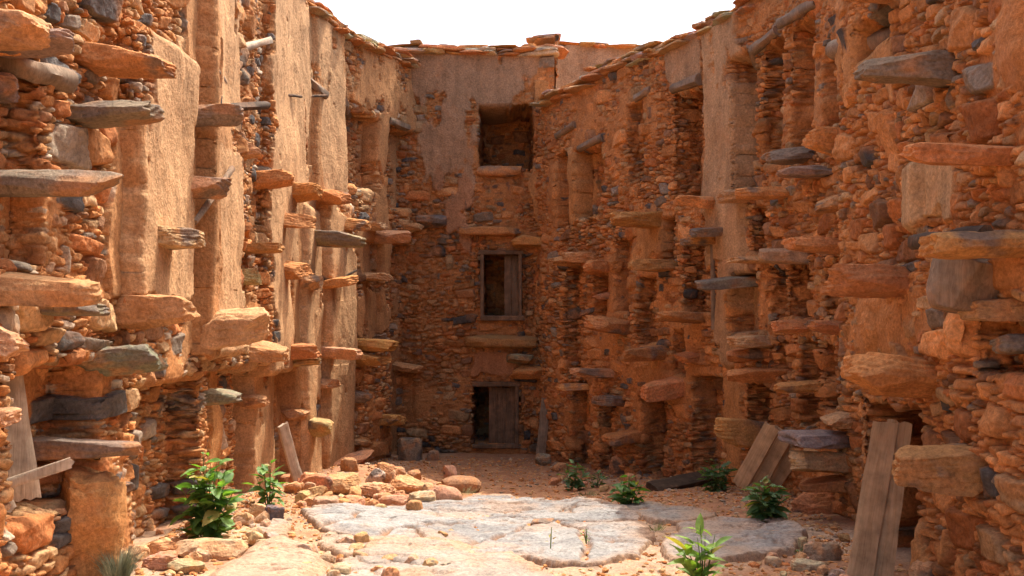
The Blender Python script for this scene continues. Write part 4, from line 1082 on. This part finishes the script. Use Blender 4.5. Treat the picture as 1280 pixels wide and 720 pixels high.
def plant(name, px, py, wpx, hpx, seed, label, stems=6, leaf=.10, cols=((.07, .16, .035), (.17, .30, .06)), per=11, lance=1.0, asp=.5, cat='plant', up=.0, dry=0.0, lift=0.0):
    dry = max(dry, .04)
    r = np.random.default_rng(seed); g = g_px(px, py); s = g[1] / FPX; Wd = wpx * s; Hh = hpx * s
    g[2] = gz(g[0], g[1]) - .01 + lift
    root = empty(name, g); tag(root, label, cat)
    SV = []; SF = []; n = 0; LV = []; LF = []; LC = []; m = 0
    for k in range(stems):
        a = r.uniform(0, 6.28); rad = Wd * .5 * math.sqrt((k + .5) / stems) * .85
        h = Hh * (1 - .45 * (k / stems) ** 1.3) * r.uniform(.85, 1.0)
        tip = g + np.array([math.cos(a) * rad, math.sin(a) * rad * .7, h]); b0 = g + np.array([math.cos(a), math.sin(a), 0]) * rad * .15 - np.array([0, 0, .03])
        mid = (b0 + tip) / 2 + np.array([math.cos(a), math.sin(a), .3]) * rad * -.12
        pts = [b0, mid, tip]; V, F = tube(pts, [min(.004 + .006 * Hh, .012), .005, .0025], 6, seed + k, .05)
        SV.append(V); SF += [[i + n for i in q] for q in F]; n += len(V)
        for j in range(per):
            t = .12 + .88 * (j + r.uniform(0, .6)) / per; t = min(t, 1)
            P = (1 - t) ** 2 * b0 + 2 * t * (1 - t) * mid + t * t * tip
            Ln = leaf * r.uniform(.6, 1.15) * (1 - .5 * max(0, t - .75) / .25)
            V, F = leaf_arr(Ln, Ln * asp, int(r.integers(1e6)), lance)
            el = r.uniform(-.25, .75) + up + .5 * max(0, t - .7)
            V = rot(V, (r.normal(0, .35), -el, 0)); V = rotz(V, j * 2.4 + r.normal(0, .4) + a)
            pet = np.array([math.cos(j * 2.4 + a), math.sin(j * 2.4 + a), .3]) * .02
            LV.append(V + P + pet); LF.append(F + m); m += len(V)
            c = np.array(cols[0]) + (np.array(cols[1]) - np.array(cols[0])) * np.clip(r.uniform(-.1, .8) + .35 * (t - .5), 0, 1)
            if r.random() < dry: c = np.array((.35, .28, .06))
            LC.append(np.tile(c, (len(V), 1)))
    so = mk('stem', np.vstack(SV), SF, M_LEAF, g, root, np.tile(np.array([.12, .17, .05]), (n, 1)))
    lo = mk('foliage', np.vstack(LV), np.vstack(LF), M_LEAF, g, root, np.vstack(LC))
    return root

plant('leafy_plant', 260, 676, 82, 116, 1, 'largest leafy green plant, in full sun against the left wall behind the log shaped stone', 15, .19, per=11, asp=.58)
plant('leafy_plant', 337, 634, 40, 66, 2, 'slim sunlit green plant by the left wall before the white leaning board', 6, .19, per=8, asp=.5)
DK = ((.07, .14, .05), (.15, .25, .08))
plant('leafy_plant', 718, 612, 40, 40, 3, 'dark low plant in shade near the back right corner', 7, .15, DK, per=8)
plant('leafy_plant', 745, 610, 30, 24, 4, 'smallest dark plant just right of the dark low plant near the back corner', 4, .11, DK, per=8)
plant('leafy_plant', 785, 634, 46, 42, 5, 'bright green small bush standing alone behind the big white slab', 7, .17, ((.06, .15, .03), (.11, .22, .04)), per=8, asp=.55)
plant('leafy_plant', 898, 613, 50, 46, 6, 'dark green bush at the end of the charred beam by the leaning boards', 9, .16, DK, per=9)
plant('leafy_plant', 955, 654, 66, 60, 7, 'large dark green bush in shade beside the stone steps on the right', 13, .17, DK, per=10, asp=.55)
plant('leafy_plant', 880, 732, 66, 76, 8, 'upright light green plant with lance shaped leaves in the foreground', 6, .20, ((.15, .27, .05), (.26, .38, .08)), per=7, asp=.42, up=.3, dry=.05)
plant('weed', 1000, 692, 30, 12, 9, 'tiny green weed on the grey shaded slab by the right wall', 5, .04, DK, per=6)
plant('weed', 688, 700, 8, 24, 11, 'thin reddish sprig growing from the white rounded slab', 1, .035, ((.35, .16, .06), (.25, .25, .06)), per=7, lift=.12)
plant('weed', 733, 694, 10, 14, 12, 'tiny green sprig on the white rounded slab, right of the reddish sprig', 2, .035, ((.12, .22, .04), (.2, .3, .06)), per=5, lift=.12)
plant('weed', 1230, 728, 50, 26, 13, 'small dark weed at the foot of the near right wall in the lower right corner', 6, .07, DK, per=7)

def grass(px, py, wpx, hpx, seed, label, n=260, c0=(.20, .22, .13), c1=(.38, .38, .25), name='grass_tuft'):
    r = np.random.default_rng(seed); g = g_px(px, py); s = g[1] / FPX; g[2] = gz(g[0], g[1]) - .01
    V = []; F = []; C = []; m = 0
    for i in range(n):
        a = r.uniform(0, 6.28); b = g + np.array([math.cos(a), math.sin(a), 0]) * r.uniform(0, .22) * wpx * s
        h = hpx * s * r.uniform(.45, 1.0); lean = r.uniform(.1, .55) * wpx * s
        tip = b + np.array([math.cos(a + r.normal(0, .4)) * lean, math.sin(a) * lean, h]); mid = (b + tip) / 2 + np.array([0, 0, h * .15])
        w = .0019; side = np.array([-math.sin(a + 1), math.cos(a + 1), 0]) * w
        V += [b - side, b + side, mid - side * .8, mid + side * .8, tip]
        F += [[m, m + 1, m + 3, m + 2], [m + 2, m + 3, m + 4]]; m += 5
        c = np.array(c0) + (np.array(c1) - np.array(c0)) * r.random(); C.append(np.tile(c, (5, 1)))
    o = mk(name, np.array(V), F, M_DRY, g, None, np.vstack(C)); return tag(o, label, 'grass')
grass(147, 728, 52, 52, 1, 'feathery grey green grass tuft at the foot of the mud pier in the left foreground', 900)
grass(428, 634, 36, 12, 2, 'thin green tuft of grass on the front of the rubble heap', 120, (.22, .26, .08), (.34, .36, .14))
grass(580, 618, 40, 12, 3, 'dry tuft of grass at the edge of the shade behind the white slab', 90, (.25, .24, .1), (.4, .36, .2))
grass(735, 620, 36, 9, 4, 'low green grass patch in front of the dark low plants', 110, (.1, .14, .05), (.2, .22, .09))
grass(520, 668, 60, 16, 5, 'dry brown twigs in the crack of the big white slab', 60, (.2, .1, .05), (.35, .2, .1), 'dry_twigs')
grass(820, 664, 30, 14, 6, 'green blades in the gap between the white and grey slabs', 60, (.18, .24, .06), (.3, .36, .1))
grass(1036, 690, 40, 26, 7, 'dry straw twigs by the foot of the near right wall', 60, (.24, .15, .08), (.4, .28, .16), 'dry_twigs')

# ------------------------------------------------------------------ light, world, camera
EL, AZ = math.radians(63.5), math.radians(35.8)      # azimuth from +Y towards +X
sd = Vector((math.sin(AZ) * math.cos(EL), math.cos(AZ) * math.cos(EL), math.sin(EL)))
sun = bpy.data.lights.new('sun', 'SUN'); sun.energy = 2.0; sun.angle = math.radians(.53); sun.color = (1.0, .95, .87)
so = bpy.data.objects.new('sun', sun); COL.objects.link(so); so.rotation_euler = sd.to_track_quat('Z', 'Y').to_euler(); so.location = (8, 12, 20)
w = bpy.data.worlds.new('World'); SC.world = w; w.use_nodes = True
nt = w.node_tree; bg = nt.nodes['Background']
sk = nt.nodes.new('ShaderNodeTexSky'); sk.sky_type = 'NISHITA'; sk.sun_disc = False; sk.sun_elevation = EL; sk.sun_rotation = AZ
sk.dust_density = 6.0; sk.air_density = .8; sk.ozone_density = .3
nt.links.new(sk.outputs[0], bg.inputs[0]); bg.inputs[1].default_value = .15

cd = bpy.data.cameras.new('camera'); co = bpy.data.objects.new('camera', cd); COL.objects.link(co)
co.location = (0, 0, CAMZ); co.rotation_euler = (math.radians(90), 0, 0)
cd.lens = 35.0; cd.sensor_width = 36.0; cd.shift_y = (HY - 360) / 1280; cd.clip_end = 2000; cd.clip_start = .05
SC.camera = co
SC.render.resolution_x, SC.render.resolution_y = 1024, 576
vs = SC.view_settings; vs.view_transform = 'Standard'; vs.look = 'None'; vs.gamma = 1; vs.use_curve_mapping = False; vs.exposure = 1.6
SC.render.engine = 'CYCLES'
SC.cycles.max_bounces = 5; SC.cycles.diffuse_bounces = 4
